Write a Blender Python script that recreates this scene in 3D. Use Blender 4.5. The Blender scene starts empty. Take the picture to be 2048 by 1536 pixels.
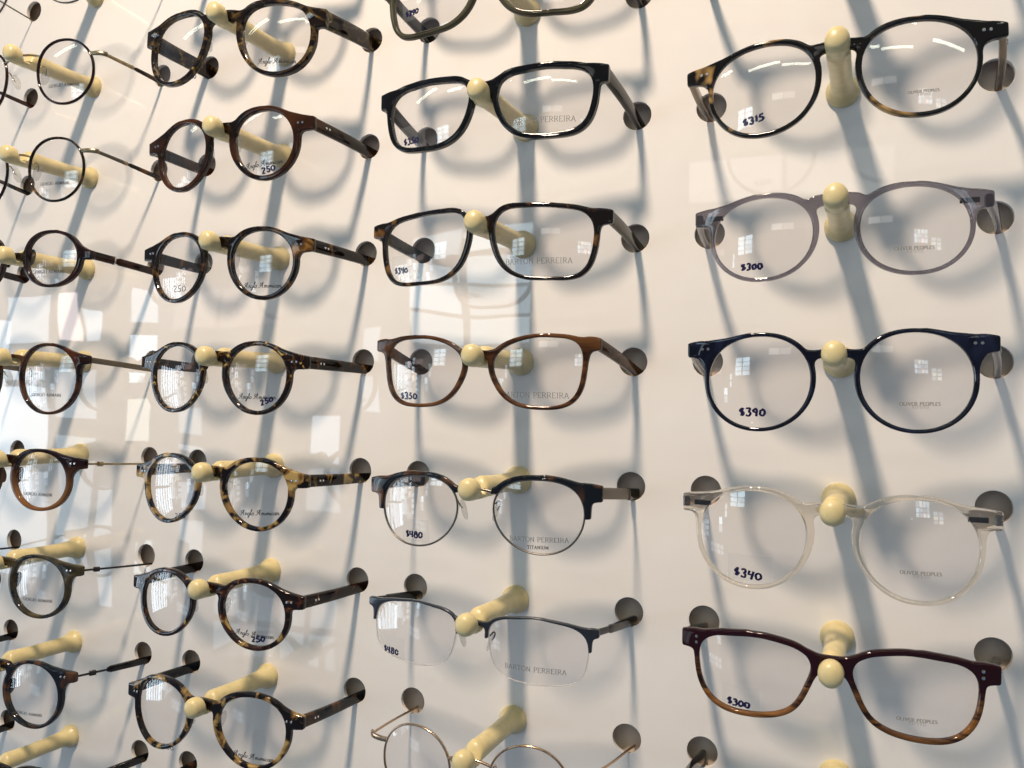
import bpy, math, random
import numpy as np
from mathutils import Matrix, Vector
random.seed(7)
S = 0.074          # metres between two rows of pegs
MM = 0.001
scene = bpy.context.scene
COL = scene.collection

# ---------------------------------------------------------------- camera
cam_data = bpy.data.cameras.new('camera')
cam = bpy.data.objects.new('camera', cam_data)
COL.objects.link(cam)
CL = (0.60891, -0.45113, -0.02629)
yaw, pitch, roll_ = map(math.radians, (20.7063, 91.4624, 1.1939))
cam.matrix_world = Matrix.Translation(CL) @ Matrix.Rotation(yaw, 4, 'Z') @ Matrix.Rotation(pitch, 4, 'X') @ Matrix.Rotation(roll_, 4, 'Z')
cam_data.sensor_width = 36
cam_data.lens = 26.884
cam_data.clip_start = 0.01
cam_data.clip_end = 50
scene.camera = cam

# ---------------------------------------------------------------- light
world = bpy.data.worlds.new('World')
scene.world = world
world.use_nodes = True
wn = world.node_tree.nodes; wl = world.node_tree.links
bg = wn['Background']
bg.inputs[1].default_value = 0.285
tc = wn.new('ShaderNodeTexCoord'); sep = wn.new('ShaderNodeSeparateXYZ'); rmp = wn.new('ShaderNodeValToRGB')
mr = wn.new('ShaderNodeMapRange'); mr.inputs[1].default_value = -1; mr.inputs[2].default_value = 1
wl.new(tc.outputs['Generated'], sep.inputs[0]); wl.new(sep.outputs['Z'], mr.inputs[0]); wl.new(mr.outputs[0], rmp.inputs[0])
rmp.color_ramp.elements[0].color = (0.62, 0.84, 1.28, 1)
rmp.color_ramp.elements[1].color = (0.95, 1.08, 1.18, 1)
e_ = rmp.color_ramp.elements.new(0.5); e_.color = (0.36, 0.43, 0.54, 1)
wl.new(rmp.outputs[0], bg.inputs[0])

def area(name, loc, target, sx, sy, lum, color, shape='RECTANGLE'):
    """area lamp whose surface shows the luminance lum"""
    d = bpy.data.lights.new(name, 'AREA')
    d.shape = shape; d.size = sx; d.size_y = sy
    a = sx * sy if shape == 'RECTANGLE' else math.pi * sx * sx / 4
    d.energy = lum * math.pi * a
    d.color = color
    o = bpy.data.objects.new(name, d); COL.objects.link(o)
    o.location = loc
    o.rotation_euler = (Vector(target) - Vector(loc)).to_track_quat('-Z', 'Y').to_euler()
    return o
KEYW = 21.6
k = bpy.data.lights.new('ceiling_spot', 'AREA'); k.shape = 'ELLIPSE'; k.size = 0.10; k.size_y = 0.13; k.energy = KEYW; k.color = (1.0, 0.79, 0.61)
ko = bpy.data.objects.new('ceiling_spot', k); COL.objects.link(ko)
ko.location = (0.348, -0.68, 0.93)
ko.rotation_euler = (0, 0, 0)      # a downlight: points straight down
# shop windows behind the photographer (seen only as reflections): panes with mullions between them
WB = (0.70, 0.86, 1.0)
def window(x0, x1, z0, z1, nx, nz, lum, y=-2.5, gap=0.10, color=WB):
    w = (x1 - x0) / nx; h = (z1 - z0) / nz
    for i in range(nx):
        for j in range(nz):
            cx = x0 + (i + .5) * w; cz = z0 + (j + .5) * h
            area('window_daylight', (cx, y, cz), (cx, 0, cz), w * (1 - gap), h * (1 - gap), lum * random.uniform(.45, 1.35), color if random.random() < .72 else random.choice([(1, .80, .78), (.62, .84, 1), (.95, .97, .85)]))
for x0_, x1_, z0_, z1_, lm_ in ((-3.50, -3.16, -1.0, -.45, 4.5), (-3.50, -3.16, -.40, .02, 5.5), (-3.50, -3.16, .06, .20, 5), (-3.50, -3.16, .25, .5, 7.5),
                             (-3.09, -2.82, -.92, -.25, 5.5), (-3.09, -2.82, -.15, .18, 6), (-3.09, -2.95, .26, .5, 8.5), (-2.93, -2.82, .26, .42, 4),
                             (-2.76, -2.66, -1.1, -.5, 3), (-2.5, -2.42, -.9, -.75, 5)):
    window(x0_, x1_, z0_, z1_, 1, 1, lm_, gap=0)
window(-2.35, -1.65, 0.30, 0.50, 2, 1, 1.6, gap=0.06, color=(1, .78, .76))
window(-2.0, -1.3, -1.25, -0.9, 4, 2, 1.8, gap=0.2)
window(-2.62, -2.42, -0.30, 0.62, 1, 3, 6.0, gap=0.25)
window(-2.30, -2.05, -0.80, -0.05, 1, 4, 3.5, gap=0.30)
window(-1.50, -1.32, -0.55, -0.10, 1, 2, 4.5, gap=0.10)
window(-1.22, -1.12, -0.10, 0.30, 1, 2, 3.0, gap=0.16)
window(-1.00, -0.42, 0.22, 0.72, 2, 4, 4.4, gap=0.12, color=(.68, .88, 1))
window(0.20, 0.90, 0.74, 0.92, 2, 1, 1.8, gap=0.05, color=(1, .96, .9))
window(1.50, 1.95, 0.25, 0.60, 4, 3, 3.4, gap=0.14)
window(2.05, 2.45, 0.10, 0.42, 2, 3, 2.2, gap=0.2)
def side_window(y0, y1, z0, z1, ny, nz, lum, x=-3.0, gap=0.2):
    w = (y1 - y0) / ny; hh = (z1 - z0) / nz
    for i in range(ny):
        for j in range(nz):
            cy = y0 + (i + .5) * w; cz = z0 + (j + .5) * hh
            area('window_daylight', (x, cy, cz), (0, cy, cz), w * (1 - gap), hh * .92, lum * random.uniform(.5, 1.3), WB)
side_window(-2.2, -0.75, -1.3, 0.35, 6, 2, 9.0, gap=.35)
for x, y, z, l, w in ((-1.6, -1.9, 1.75, 1.2, .08), (-0.2, -2.7, 2.0, 1.2, .09), (0.75, -1.6, 1.75, 1.1, .09), (1.0, -2.9, 2.0, 1.1, .08), (2.4, -2.0, 1.7, 1.1, .09)):
    area('ceiling_strip_light', (x, y, z), (x, y, 0), l, w, 13.0, (0.98, 1.0, 0.80))
scene.view_settings.view_transform = 'Standard'
scene.view_settings.look = 'None'
scene.view_settings.exposure = 0
scene.view_settings.gamma = 1
scene.render.engine = 'CYCLES'
scene.cycles.max_bounces = 10
scene.cycles.transparent_max_bounces = 24
scene.cycles.transmission_bounces = 8
LENS={
(2,3):[39.5,5.4,43.2,5.1,46.9,4.6,50.5,3.8,54.0,2.5,57.3,0.7,60.0,-1.9,62.0,-5.0,63.4,-8.4,64.1,-12.1,64.2,-15.8,63.9,-19.6,63.0,-23.2,61.7,-26.7,59.8,-29.9,57.4,-32.7,54.4,-35.0,51.1,-36.6,47.5,-37.7,43.8,-38.1,40.1,-38.0,36.4,-37.4,32.8,-36.2,29.5,-34.5,26.5,-32.2,24.0,-29.6,21.7,-26.6,19.8,-23.4,18.1,-20.0,16.7,-16.6,15.6,-13.0,15.0,-9.3,15.1,-5.6,16.1,-2.0,18.2,1.1,21.2,3.3,24.6,4.7,28.3,5.4,32.0,5.7,35.7,5.6],
(2,2):[36.1,8.0,39.3,7.3,42.4,6.1,45.3,4.5,47.8,2.4,50.0,-0.1,51.6,-2.9,52.8,-6.0,53.4,-9.3,53.5,-12.6,53.1,-15.8,52.2,-19.0,50.9,-22.0,49.3,-24.9,47.2,-27.5,44.9,-29.8,42.1,-31.6,39.1,-33.0,35.9,-33.6,32.6,-33.6,29.4,-32.9,26.4,-31.6,23.6,-29.8,21.1,-27.6,18.9,-25.2,16.9,-22.5,15.2,-19.7,13.8,-16.7,12.7,-13.6,12.0,-10.4,11.8,-7.1,12.1,-3.8,13.1,-0.7,14.8,2.1,17.1,4.4,19.9,6.1,23.0,7.3,26.3,8.0,29.5,8.3,32.8,8.3],
(2,1):[34.5,6.1,37.8,5.7,41.1,5.0,44.2,3.9,47.2,2.4,49.9,0.4,52.2,-2.0,54.0,-4.9,55.2,-8.0,55.8,-11.3,55.8,-14.6,55.3,-17.9,54.3,-21.1,52.9,-24.1,51.2,-27.0,49.1,-29.6,46.6,-31.8,43.8,-33.6,40.7,-34.8,37.4,-35.3,34.0,-35.2,30.8,-34.4,27.7,-33.0,24.9,-31.3,22.3,-29.2,19.9,-26.8,17.9,-24.2,16.0,-21.4,14.5,-18.4,13.4,-15.3,12.7,-12.0,12.5,-8.7,12.9,-5.4,14.1,-2.2,15.9,0.5,18.4,2.8,21.3,4.4,24.5,5.4,27.8,6.0,31.1,6.2],
(2,0):[32.5,7.1,35.8,6.9,39.1,6.3,42.2,5.4,45.2,4.0,47.9,2.1,50.2,-0.2,52.0,-3.0,53.1,-6.1,53.7,-9.3,53.6,-12.6,53.1,-15.8,52.2,-19.0,50.9,-22.1,49.4,-25.0,47.5,-27.7,45.2,-30.1,42.6,-32.0,39.6,-33.4,36.4,-34.1,33.1,-34.2,29.9,-33.6,26.8,-32.5,23.9,-30.8,21.4,-28.8,19.0,-26.5,16.9,-23.9,15.0,-21.2,13.4,-18.4,12.1,-15.4,11.3,-12.2,11.1,-8.9,11.6,-5.6,12.8,-2.6,14.7,0.1,17.1,2.4,19.8,4.1,22.8,5.5,26.0,6.4,29.3,6.9],
(2,-1):[34.2,7.5,37.6,7.4,40.9,7.0,44.2,6.3,47.3,5.0,50.2,3.3,52.7,1.1,54.7,-1.5,56.1,-4.6,56.8,-7.8,56.9,-11.2,56.4,-14.5,55.6,-17.7,54.3,-20.8,52.8,-23.8,50.9,-26.6,48.6,-29.0,45.9,-31.0,42.9,-32.4,39.7,-33.2,36.3,-33.2,33.0,-32.5,29.9,-31.3,27.1,-29.6,24.4,-27.5,22.0,-25.3,19.6,-22.8,17.5,-20.3,15.5,-17.6,13.9,-14.7,12.7,-11.6,12.1,-8.3,12.5,-4.9,13.7,-1.8,15.8,0.8,18.4,2.9,21.3,4.6,24.4,5.8,27.6,6.7,30.9,7.2],
(2,-2):[32.9,5.6,36.2,5.5,39.4,5.2,42.6,4.5,45.7,3.4,48.6,1.9,51.3,0.0,53.5,-2.3,55.3,-5.1,56.5,-8.1,57.1,-11.3,57.2,-14.6,56.9,-17.8,56.1,-21.0,54.8,-24.0,53.1,-26.8,50.9,-29.2,48.2,-31.1,45.3,-32.4,42.1,-33.2,38.9,-33.5,35.6,-33.2,32.4,-32.4,29.4,-31.1,26.6,-29.4,24.0,-27.5,21.7,-25.2,19.5,-22.8,17.5,-20.2,15.8,-17.4,14.5,-14.4,13.6,-11.2,13.4,-8.0,14.1,-4.8,15.6,-1.9,17.7,0.5,20.4,2.4,23.3,3.8,26.5,4.8,29.7,5.4],
(2,-3):[33.4,8.6,36.9,8.8,40.4,8.7,43.9,8.4,47.3,7.7,50.6,6.4,53.6,4.6,56.2,2.2,58.1,-0.7,59.4,-4.0,59.9,-7.5,59.8,-11.0,59.3,-14.4,58.2,-17.8,56.9,-21.0,55.1,-24.1,53.0,-26.9,50.5,-29.3,47.6,-31.3,44.3,-32.6,40.8,-33.2,37.3,-33.0,33.9,-32.2,30.7,-30.8,27.7,-29.0,24.9,-26.9,22.3,-24.5,19.8,-22.0,17.6,-19.3,15.6,-16.4,14.0,-13.2,13.0,-9.9,12.7,-6.4,13.2,-2.9,14.7,0.3,17.0,2.9,19.9,5.0,23.0,6.5,26.4,7.5,29.9,8.1],
(1,3):[41.3,8.4,44.9,7.6,48.4,6.3,51.8,4.7,54.9,2.7,57.6,0.2,59.9,-2.7,61.8,-6.0,63.1,-9.4,63.7,-13.1,63.8,-16.8,63.3,-20.5,62.1,-24.0,60.4,-27.4,58.3,-30.4,55.7,-33.1,52.7,-35.3,49.4,-36.9,45.8,-37.9,42.1,-38.1,38.4,-37.5,34.9,-36.2,31.7,-34.4,28.7,-32.1,26.1,-29.5,23.7,-26.7,21.5,-23.6,19.7,-20.4,18.1,-17.0,16.9,-13.5,16.2,-9.8,16.0,-6.1,16.6,-2.5,18.0,1.0,20.2,4.0,23.2,6.2,26.5,7.8,30.1,8.7,33.8,9.0,37.6,8.9],
(1,2):[38.2,10.9,41.8,10.3,45.4,9.3,48.7,7.7,51.7,5.6,54.3,3.0,56.4,-0.1,57.8,-3.5,58.7,-7.0,59.0,-10.7,58.7,-14.4,58.0,-18.0,56.7,-21.5,54.9,-24.7,52.7,-27.6,50.0,-30.1,46.9,-32.2,43.6,-33.7,40.0,-34.6,36.3,-34.8,32.7,-34.3,29.2,-33.1,26.0,-31.2,23.1,-29.0,20.5,-26.3,18.2,-23.5,16.1,-20.5,14.2,-17.3,12.8,-13.9,11.8,-10.3,11.4,-6.7,11.7,-3.0,12.8,0.5,14.6,3.7,17.2,6.4,20.2,8.4,23.6,9.9,27.2,10.7,30.8,11.2,34.5,11.2],
(1,1):[36.1,15.7,39.2,15.3,42.4,14.6,45.4,13.6,48.3,12.2,50.9,10.4,53.2,8.2,55.1,5.6,56.4,2.7,57.0,-0.4,57.0,-3.6,56.3,-6.7,55.0,-9.6,53.2,-12.3,51.1,-14.7,48.6,-16.7,45.9,-18.4,43.0,-19.8,40.0,-20.7,36.9,-21.3,33.7,-21.4,30.5,-21.1,27.4,-20.2,24.5,-18.9,21.9,-17.1,19.5,-14.9,17.6,-12.4,15.9,-9.7,14.7,-6.7,13.8,-3.6,13.4,-0.5,13.6,2.7,14.4,5.8,15.9,8.6,18.0,11.0,20.6,12.9,23.5,14.2,26.5,15.1,29.7,15.6,32.9,15.8],
(1,0):[34.3,8.1,38.0,7.8,41.7,7.2,45.2,6.1,48.6,4.6,51.7,2.6,54.5,0.2,56.7,-2.8,58.4,-6.1,59.3,-9.6,59.7,-13.3,59.4,-17.0,58.6,-20.6,57.4,-24.1,55.7,-27.4,53.6,-30.5,51.2,-33.2,48.4,-35.6,45.2,-37.5,41.7,-38.7,38.0,-39.2,34.4,-38.9,30.8,-37.9,27.5,-36.2,24.5,-34.0,21.9,-31.5,19.5,-28.6,17.4,-25.5,15.6,-22.3,14.2,-18.9,13.2,-15.4,12.7,-11.7,12.8,-8.0,13.6,-4.4,15.2,-1.1,17.5,1.9,20.3,4.3,23.5,6.0,27.0,7.2,30.6,7.9],
(1,-1):[31.7,5.7,35.0,5.3,38.3,4.7,41.6,3.8,44.6,2.4,47.5,0.6,49.9,-1.7,51.9,-4.4,53.4,-7.4,54.3,-10.6,54.7,-14.0,54.4,-17.3,53.5,-20.6,52.1,-23.6,50.1,-26.3,47.7,-28.7,45.0,-30.6,42.0,-32.2,38.8,-33.3,35.5,-33.8,32.1,-33.8,28.8,-33.3,25.6,-32.2,22.7,-30.7,19.9,-28.8,17.4,-26.6,15.1,-24.1,13.1,-21.4,11.4,-18.5,10.1,-15.4,9.4,-12.1,9.2,-8.8,9.7,-5.4,11.0,-2.3,12.9,0.4,15.5,2.6,18.5,4.2,21.7,5.2,25.0,5.7,28.3,5.8],
(1,-2):[30.4,4.3,33.7,4.2,37.1,3.8,40.4,3.1,43.6,2.2,46.7,0.8,49.5,-1.0,52.0,-3.3,53.9,-6.0,55.3,-9.1,56.1,-12.4,56.4,-15.7,56.1,-19.1,55.3,-22.3,54.0,-25.4,52.2,-28.3,49.9,-30.8,47.3,-32.9,44.3,-34.5,41.1,-35.5,37.8,-36.0,34.5,-35.9,31.2,-35.2,28.1,-33.9,25.2,-32.2,22.6,-30.1,20.1,-27.8,17.8,-25.3,15.8,-22.6,13.9,-19.8,12.4,-16.8,11.4,-13.6,11.1,-10.2,11.6,-6.9,12.9,-3.8,14.9,-1.1,17.5,1.0,20.5,2.6,23.7,3.6,27.0,4.2],
(1,-3):[24.1,2.9,27.5,3.1,30.9,2.8,34.3,2.2,37.5,1.1,40.6,-0.5,43.3,-2.5,45.7,-5.0,47.7,-7.8,49.1,-10.9,50.0,-14.2,50.3,-17.6,50.0,-21.0,49.2,-24.4,48.0,-27.6,46.4,-30.6,44.3,-33.3,41.9,-35.8,39.1,-37.7,36.0,-39.1,32.6,-39.7,29.2,-39.6,25.9,-38.8,22.7,-37.5,19.7,-35.9,16.8,-34.0,14.1,-31.9,11.7,-29.5,9.5,-26.9,7.6,-24.0,6.3,-20.8,5.6,-17.5,5.5,-14.0,6.0,-10.7,7.3,-7.5,9.1,-4.6,11.5,-2.1,14.3,-0.2,17.4,1.3,20.7,2.3],
(3,2):[9.1,2.2,10.6,5.6,13.5,8.0,16.9,9.3,20.6,9.9,24.4,10.3,28.1,10.7,31.8,11.0,35.6,11.2,39.3,11.1,43.0,10.8,46.8,10.4,50.5,10.1,54.2,9.3,57.6,7.8,60.3,5.2,61.8,1.8,62.3,-1.9,62.1,-5.6,61.5,-9.3,60.6,-13.0,59.4,-16.5,57.4,-19.7,54.6,-22.2,51.3,-23.8,47.6,-24.6,43.9,-25.0,40.2,-25.2,36.4,-25.3,32.7,-25.3,28.9,-25.0,25.3,-24.3,21.7,-23.0,18.5,-21.1,15.7,-18.6,13.5,-15.7,11.7,-12.3,10.4,-8.9,9.4,-5.3,8.8,-1.6],
(3,1):[8.3,-3.7,8.6,0.2,10.1,3.9,12.9,6.6,16.6,8.0,20.6,8.4,24.6,8.4,28.5,8.4,32.5,8.4,36.5,8.2,40.5,7.8,44.4,7.3,48.4,6.8,52.3,6.2,56.1,5.2,59.6,3.2,62.2,0.2,63.6,-3.4,64.0,-7.4,63.7,-11.4,63.2,-15.3,62.3,-19.2,61.0,-23.0,58.9,-26.3,55.8,-28.8,52.1,-30.0,48.1,-30.5,44.1,-30.5,40.2,-30.4,36.2,-30.4,32.2,-30.2,28.2,-29.8,24.4,-28.9,20.7,-27.3,17.4,-25.1,14.6,-22.3,12.4,-19.0,10.8,-15.4,9.6,-11.6,8.7,-7.7],
(3,0):[9.3,-5.9,9.7,-2.3,11.4,0.8,13.9,3.3,17.0,5.3,20.2,6.8,23.6,8.0,27.1,9.0,30.6,9.7,34.1,10.2,37.7,10.3,41.3,10.2,44.9,10.0,48.5,9.7,52.0,9.0,55.2,7.6,57.7,5.0,59.0,1.7,59.4,-1.9,59.2,-5.5,58.8,-9.0,58.3,-12.6,57.5,-16.1,56.2,-19.4,54.2,-22.4,51.5,-24.7,48.2,-26.2,44.7,-27.0,41.2,-27.3,37.6,-27.4,34.0,-27.3,30.4,-27.0,26.9,-26.4,23.5,-25.3,20.3,-23.7,17.4,-21.5,15.0,-18.9,13.0,-15.9,11.3,-12.7,10.0,-9.4],
(3,-1):[13.0,-2.2,15.3,0.6,18.3,2.7,21.6,4.2,25.1,5.1,28.7,5.6,32.4,5.7,36.0,5.7,39.7,5.6,43.3,5.4,46.9,4.9,50.4,4.0,53.8,2.6,56.8,0.5,59.1,-2.3,60.6,-5.6,61.3,-9.1,61.4,-12.8,60.8,-16.4,59.8,-19.9,58.3,-23.2,56.3,-26.3,53.9,-29.0,51.1,-31.2,47.8,-32.9,44.4,-34.0,40.8,-34.5,37.1,-34.6,33.5,-34.1,30.0,-33.2,26.6,-31.8,23.5,-30.0,20.6,-27.8,17.9,-25.3,15.6,-22.5,13.6,-19.5,12.1,-16.2,11.1,-12.7,10.8,-9.0,11.4,-5.5],
(3,-2):[10.7,-1.5,13.0,1.4,16.4,3.0,20.1,3.9,23.8,4.3,27.6,4.8,31.3,5.2,35.1,5.5,38.9,5.4,42.6,4.9,46.4,4.4,50.1,3.9,53.8,3.3,57.5,2.2,60.8,0.4,63.3,-2.3,64.6,-5.9,64.9,-9.6,64.6,-13.4,64.1,-17.1,63.1,-20.7,61.1,-24.0,58.2,-26.3,54.6,-27.6,50.9,-28.3,47.2,-28.8,43.4,-29.2,39.6,-29.5,35.9,-29.6,32.1,-29.4,28.3,-29.0,24.6,-28.3,21.0,-27.3,17.6,-25.6,14.8,-23.1,12.9,-19.9,11.6,-16.3,10.8,-12.7,10.1,-8.9,9.9,-5.2],
(4,2):[10.5,-3.6,11.9,-0.2,14.1,2.7,17.2,4.9,20.6,6.2,24.2,7.0,27.9,7.3,31.6,7.4,35.3,7.2,39.0,6.9,42.6,6.4,46.3,5.5,49.7,4.3,52.9,2.5,55.7,0.0,57.8,-3.0,59.0,-6.5,59.3,-10.2,58.8,-13.9,57.8,-17.5,56.4,-20.9,54.6,-24.1,52.5,-27.2,50.1,-30.0,47.3,-32.4,44.1,-34.3,40.6,-35.5,37.0,-36.1,33.3,-36.1,29.6,-35.6,26.1,-34.4,22.8,-32.7,19.8,-30.5,17.3,-27.8,15.2,-24.8,13.4,-21.6,12.0,-18.1,10.9,-14.6,10.2,-11.0,10.0,-7.3],
(4,1):[10.7,-6.1,12.0,-2.9,14.2,-0.2,17.0,1.7,20.2,3.1,23.5,3.8,27.0,4.2,30.4,4.4,33.8,4.3,37.3,4.0,40.7,3.5,44.0,2.7,47.3,1.5,50.3,-0.2,52.9,-2.4,55.0,-5.1,56.3,-8.3,56.9,-11.7,56.7,-15.1,56.0,-18.5,54.7,-21.7,53.1,-24.7,51.1,-27.5,48.7,-30.0,46.0,-32.1,43.0,-33.8,39.7,-34.8,36.3,-35.3,32.9,-35.3,29.5,-34.9,26.2,-33.9,23.0,-32.5,20.1,-30.7,17.6,-28.3,15.5,-25.6,13.7,-22.7,12.3,-19.5,11.2,-16.3,10.5,-12.9,10.3,-9.5],
(4,0):[10.8,-8.5,11.1,-4.9,12.2,-1.4,13.9,1.8,16.4,4.6,19.3,6.7,22.6,8.3,26.2,9.3,29.8,9.8,33.4,9.9,37.1,9.7,40.7,9.2,44.3,8.4,47.7,7.1,50.9,5.4,53.7,3.0,56.0,0.1,57.5,-3.2,58.4,-6.7,58.7,-10.4,58.3,-14.0,57.5,-17.6,56.2,-21.0,54.4,-24.2,52.2,-27.1,49.6,-29.7,46.6,-31.9,43.3,-33.5,39.8,-34.6,36.2,-35.0,32.6,-34.8,29.0,-33.9,25.7,-32.4,22.6,-30.4,19.8,-28.0,17.4,-25.3,15.3,-22.3,13.5,-19.1,12.1,-15.7,11.2,-12.2],
(4,-1):[11.8,-7.6,12.7,-3.9,14.6,-0.6,17.2,2.0,20.5,4.0,24.0,5.4,27.7,6.3,31.5,6.9,35.3,7.2,39.1,7.2,42.9,6.8,46.6,6.1,50.2,4.8,53.5,2.9,56.4,0.5,58.7,-2.5,60.4,-5.9,61.3,-9.6,61.6,-13.4,61.2,-17.2,60.3,-20.9,59.0,-24.4,57.2,-27.8,55.0,-30.9,52.3,-33.6,49.3,-35.9,45.9,-37.5,42.2,-38.6,38.4,-38.9,34.7,-38.6,31.0,-37.7,27.5,-36.2,24.3,-34.1,21.4,-31.6,18.9,-28.8,16.8,-25.6,14.9,-22.3,13.4,-18.8,12.3,-15.2,11.7,-11.4],
(4,-2):[9.3,0.9,10.9,4.2,13.8,6.3,17.2,7.7,20.7,8.5,24.3,9.1,27.9,9.6,31.5,9.9,35.2,9.9,38.8,9.7,42.4,9.3,46.0,8.9,49.7,8.5,53.2,7.9,56.6,6.5,59.4,4.2,61.0,0.9,61.5,-2.6,61.3,-6.3,60.8,-9.9,60.0,-13.4,58.7,-16.8,56.8,-19.9,54.3,-22.6,51.3,-24.5,47.8,-25.8,44.3,-26.4,40.6,-26.6,37.0,-26.5,33.4,-26.2,29.8,-25.6,26.2,-24.7,22.9,-23.4,19.7,-21.6,17.0,-19.1,15.0,-16.1,13.4,-12.9,12.0,-9.5,10.6,-6.1,9.5,-2.7],
}
MARK={
(4,2):[[29.5,42.7,-26.7],[-44.5,-34.0,-29.4]],
(4,1):[[24.9,41.7,-24.8],[-43.9,-33.4,-29.2]],
(4,0):[[27.4,44.5,-23.2],[-44.1,-31.3,-27.1]],
(4,-1):[[28.5,45.9,-25.8],[-45.3,-31.7,-32.7]],
(4,-2):[[27.6,44.5,-18.4],[-47.6,-36.6,-22.7]],
(3,2):[[16.0,53.0,-17.9],[-53.2,-41.5,-20.2]],
(3,1):[[15.4,52.8,-21.9],[-57.6,-47.2,-22.8]],
(3,0):[[14.7,52.1,-21.4],[-50.8,-38.6,-22.8]],
(3,-1):[[20.5,53.0,-26.4],[-44.9,-33.1,-27.9]],
(3,-2):[[20.2,54.1,-20.8],[-58.6,-46.9,-24.8]],
(3,3):[None,[-53.7,-43.7,-17.4]],
(2,3):[[28.6,55.0,-30.7],[-29.1,-22.0,-36.0]],
(2,2):[[19.2,45.7,-26.4],[31.3,41.2,-30.4]],
(2,1):[[21.2,47.8,-28.3],[-37.9,-25.5,-28.4]],
(2,0):[[20.0,46.3,-24.9],[36.4,45.7,-29.2]],
(2,-1):[[24.0,50.9,-24.5],[-29.9,-20.8,-30.3]],
(2,-2):[[23.0,49.5,-24.9],[34.6,44.2,-29.2]],
(2,-3):[[23.8,51.4,-26.4],[-34.7,-25.0,-33.5]],
(1,3):[[28.2,53.8,-25.1],None],
(1,2):[[23.7,48.5,-22.4],None],
(1,1):[[18.3,46.9,-12.2],None],
(1,0):[[23.0,48.1,-27.1],None],
(1,-1):[[18.5,43.6,-24.3],None],
(1,-2):[[21.7,46.7,-25.3],None],
(1,-3):[[17.2,41.4,-32.1],None],
}
# ---------------------------------------------------------------- materials
def new_mat(name):
    m = bpy.data.materials.new(name); m.use_nodes = True
    return m, m.node_tree.nodes, m.node_tree.links, m.node_tree.nodes['Principled BSDF']

def simple(name, col, rough=.3, metal=0, coat=0, ior=1.5, noise=0.0, nscale=600.0, sss=0):
    m, n, l, b = new_mat(name)
    b.inputs['Base Color'].default_value = (*col, 1)
    b.inputs['Roughness'].default_value = rough
    b.inputs['Metallic'].default_value = metal
    b.inputs['IOR'].default_value = ior
    b.inputs['Coat Weight'].default_value = coat
    b.inputs['Coat Roughness'].default_value = .04
    if sss:
        b.inputs['Subsurface Weight'].default_value = sss
        b.inputs['Subsurface Radius'].default_value = (1, .7, .35)
        b.inputs['Subsurface Scale'].default_value = .003
    if noise:
        t = n.new('ShaderNodeTexCoord'); nz = n.new('ShaderNodeTexNoise'); r = n.new('ShaderNodeValToRGB')
        nz.inputs['Scale'].default_value = nscale; nz.inputs['Detail'].default_value = 4
        l.new(t.outputs['Object'], nz.inputs['Vector']); l.new(nz.outputs['Fac'], r.inputs[0])
        r.color_ramp.elements[0].position = .3; r.color_ramp.elements[1].position = .7
        r.color_ramp.elements[0].color = (*[c * (1 - noise) for c in col], 1)
        r.color_ramp.elements[1].color = (*[min(1, c * (1 + noise)) for c in col], 1)
        l.new(r.outputs[0], b.inputs['Base Color'])
    return m

def acetate(name, dark, light, thresh=.55, scale=90.0, stretch=(1, 1, 1), accent=None, soft=.05, grad=None, translucent=.12, seed=0.0, distort=1.0):
    """polished cellulose acetate with blotches; grad=(z0,z1,col) fades to another colour towards the top"""
    m, n, l, b = new_mat(name)
    t = n.new('ShaderNodeTexCoord'); mp = n.new('ShaderNodeMapping'); oi = n.new('ShaderNodeObjectInfo')
    mul = n.new('ShaderNodeMath'); mul.operation = 'MULTIPLY_ADD'; mul.inputs[1].default_value = 3.7; mul.inputs[2].default_value = seed
    l.new(oi.outputs['Random'], mul.inputs[0])
    cmb = n.new('ShaderNodeCombineXYZ'); l.new(mul.outputs[0], cmb.inputs[0]); l.new(mul.outputs[0], cmb.inputs[2])
    l.new(t.outputs['Object'], mp.inputs['Vector']); l.new(cmb.outputs[0], mp.inputs['Location'])
    mp.inputs['Scale'].default_value = stretch
    nz = n.new('ShaderNodeTexNoise'); nz.inputs['Scale'].default_value = scale; nz.inputs['Detail'].default_value = 2.5
    nz.inputs['Roughness'].default_value = .5; nz.inputs['Distortion'].default_value = distort
    l.new(mp.outputs[0], nz.inputs['Vector'])
    r = n.new('ShaderNodeValToRGB'); l.new(nz.outputs['Fac'], r.inputs[0])
    e = r.color_ramp.elements
    e[0].position = thresh - soft; e[0].color = (*dark, 1); e[1].position = thresh + soft; e[1].color = (*light, 1)
    if accent:
        x = e.new(min(.98, thresh + soft + .09)); x.color = (*accent, 1)
    col = r.outputs[0]
    if grad:
        z0, z1, gc = grad
        sp = n.new('ShaderNodeSeparateXYZ'); l.new(t.outputs['Object'], sp.inputs[0])
        mr = n.new('ShaderNodeMapRange'); mr.inputs[1].default_value = z0 * MM; mr.inputs[2].default_value = z1 * MM
        l.new(sp.outputs['Z'], mr.inputs[0])
        mx = n.new('ShaderNodeMixRGB'); l.new(mr.outputs[0], mx.inputs[0]); l.new(col, mx.inputs[1]); mx.inputs[2].default_value = (*gc, 1)
        col = mx.outputs[0]
    l.new(col, b.inputs['Base Color'])
    b.inputs['Roughness'].default_value = .05
    b.inputs['IOR'].default_value = 1.46
    if translucent:
        tr = n.new('ShaderNodeBsdfTranslucent'); mix = n.new('ShaderNodeMixShader'); mix.inputs[0].default_value = translucent
        l.new(col, tr.inputs[0]); l.new(b.outputs[0], mix.inputs[1]); l.new(tr.outputs[0], mix.inputs[2])
        l.new(mix.outputs[0], n['Material Output'].inputs[0])
    return m

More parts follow.
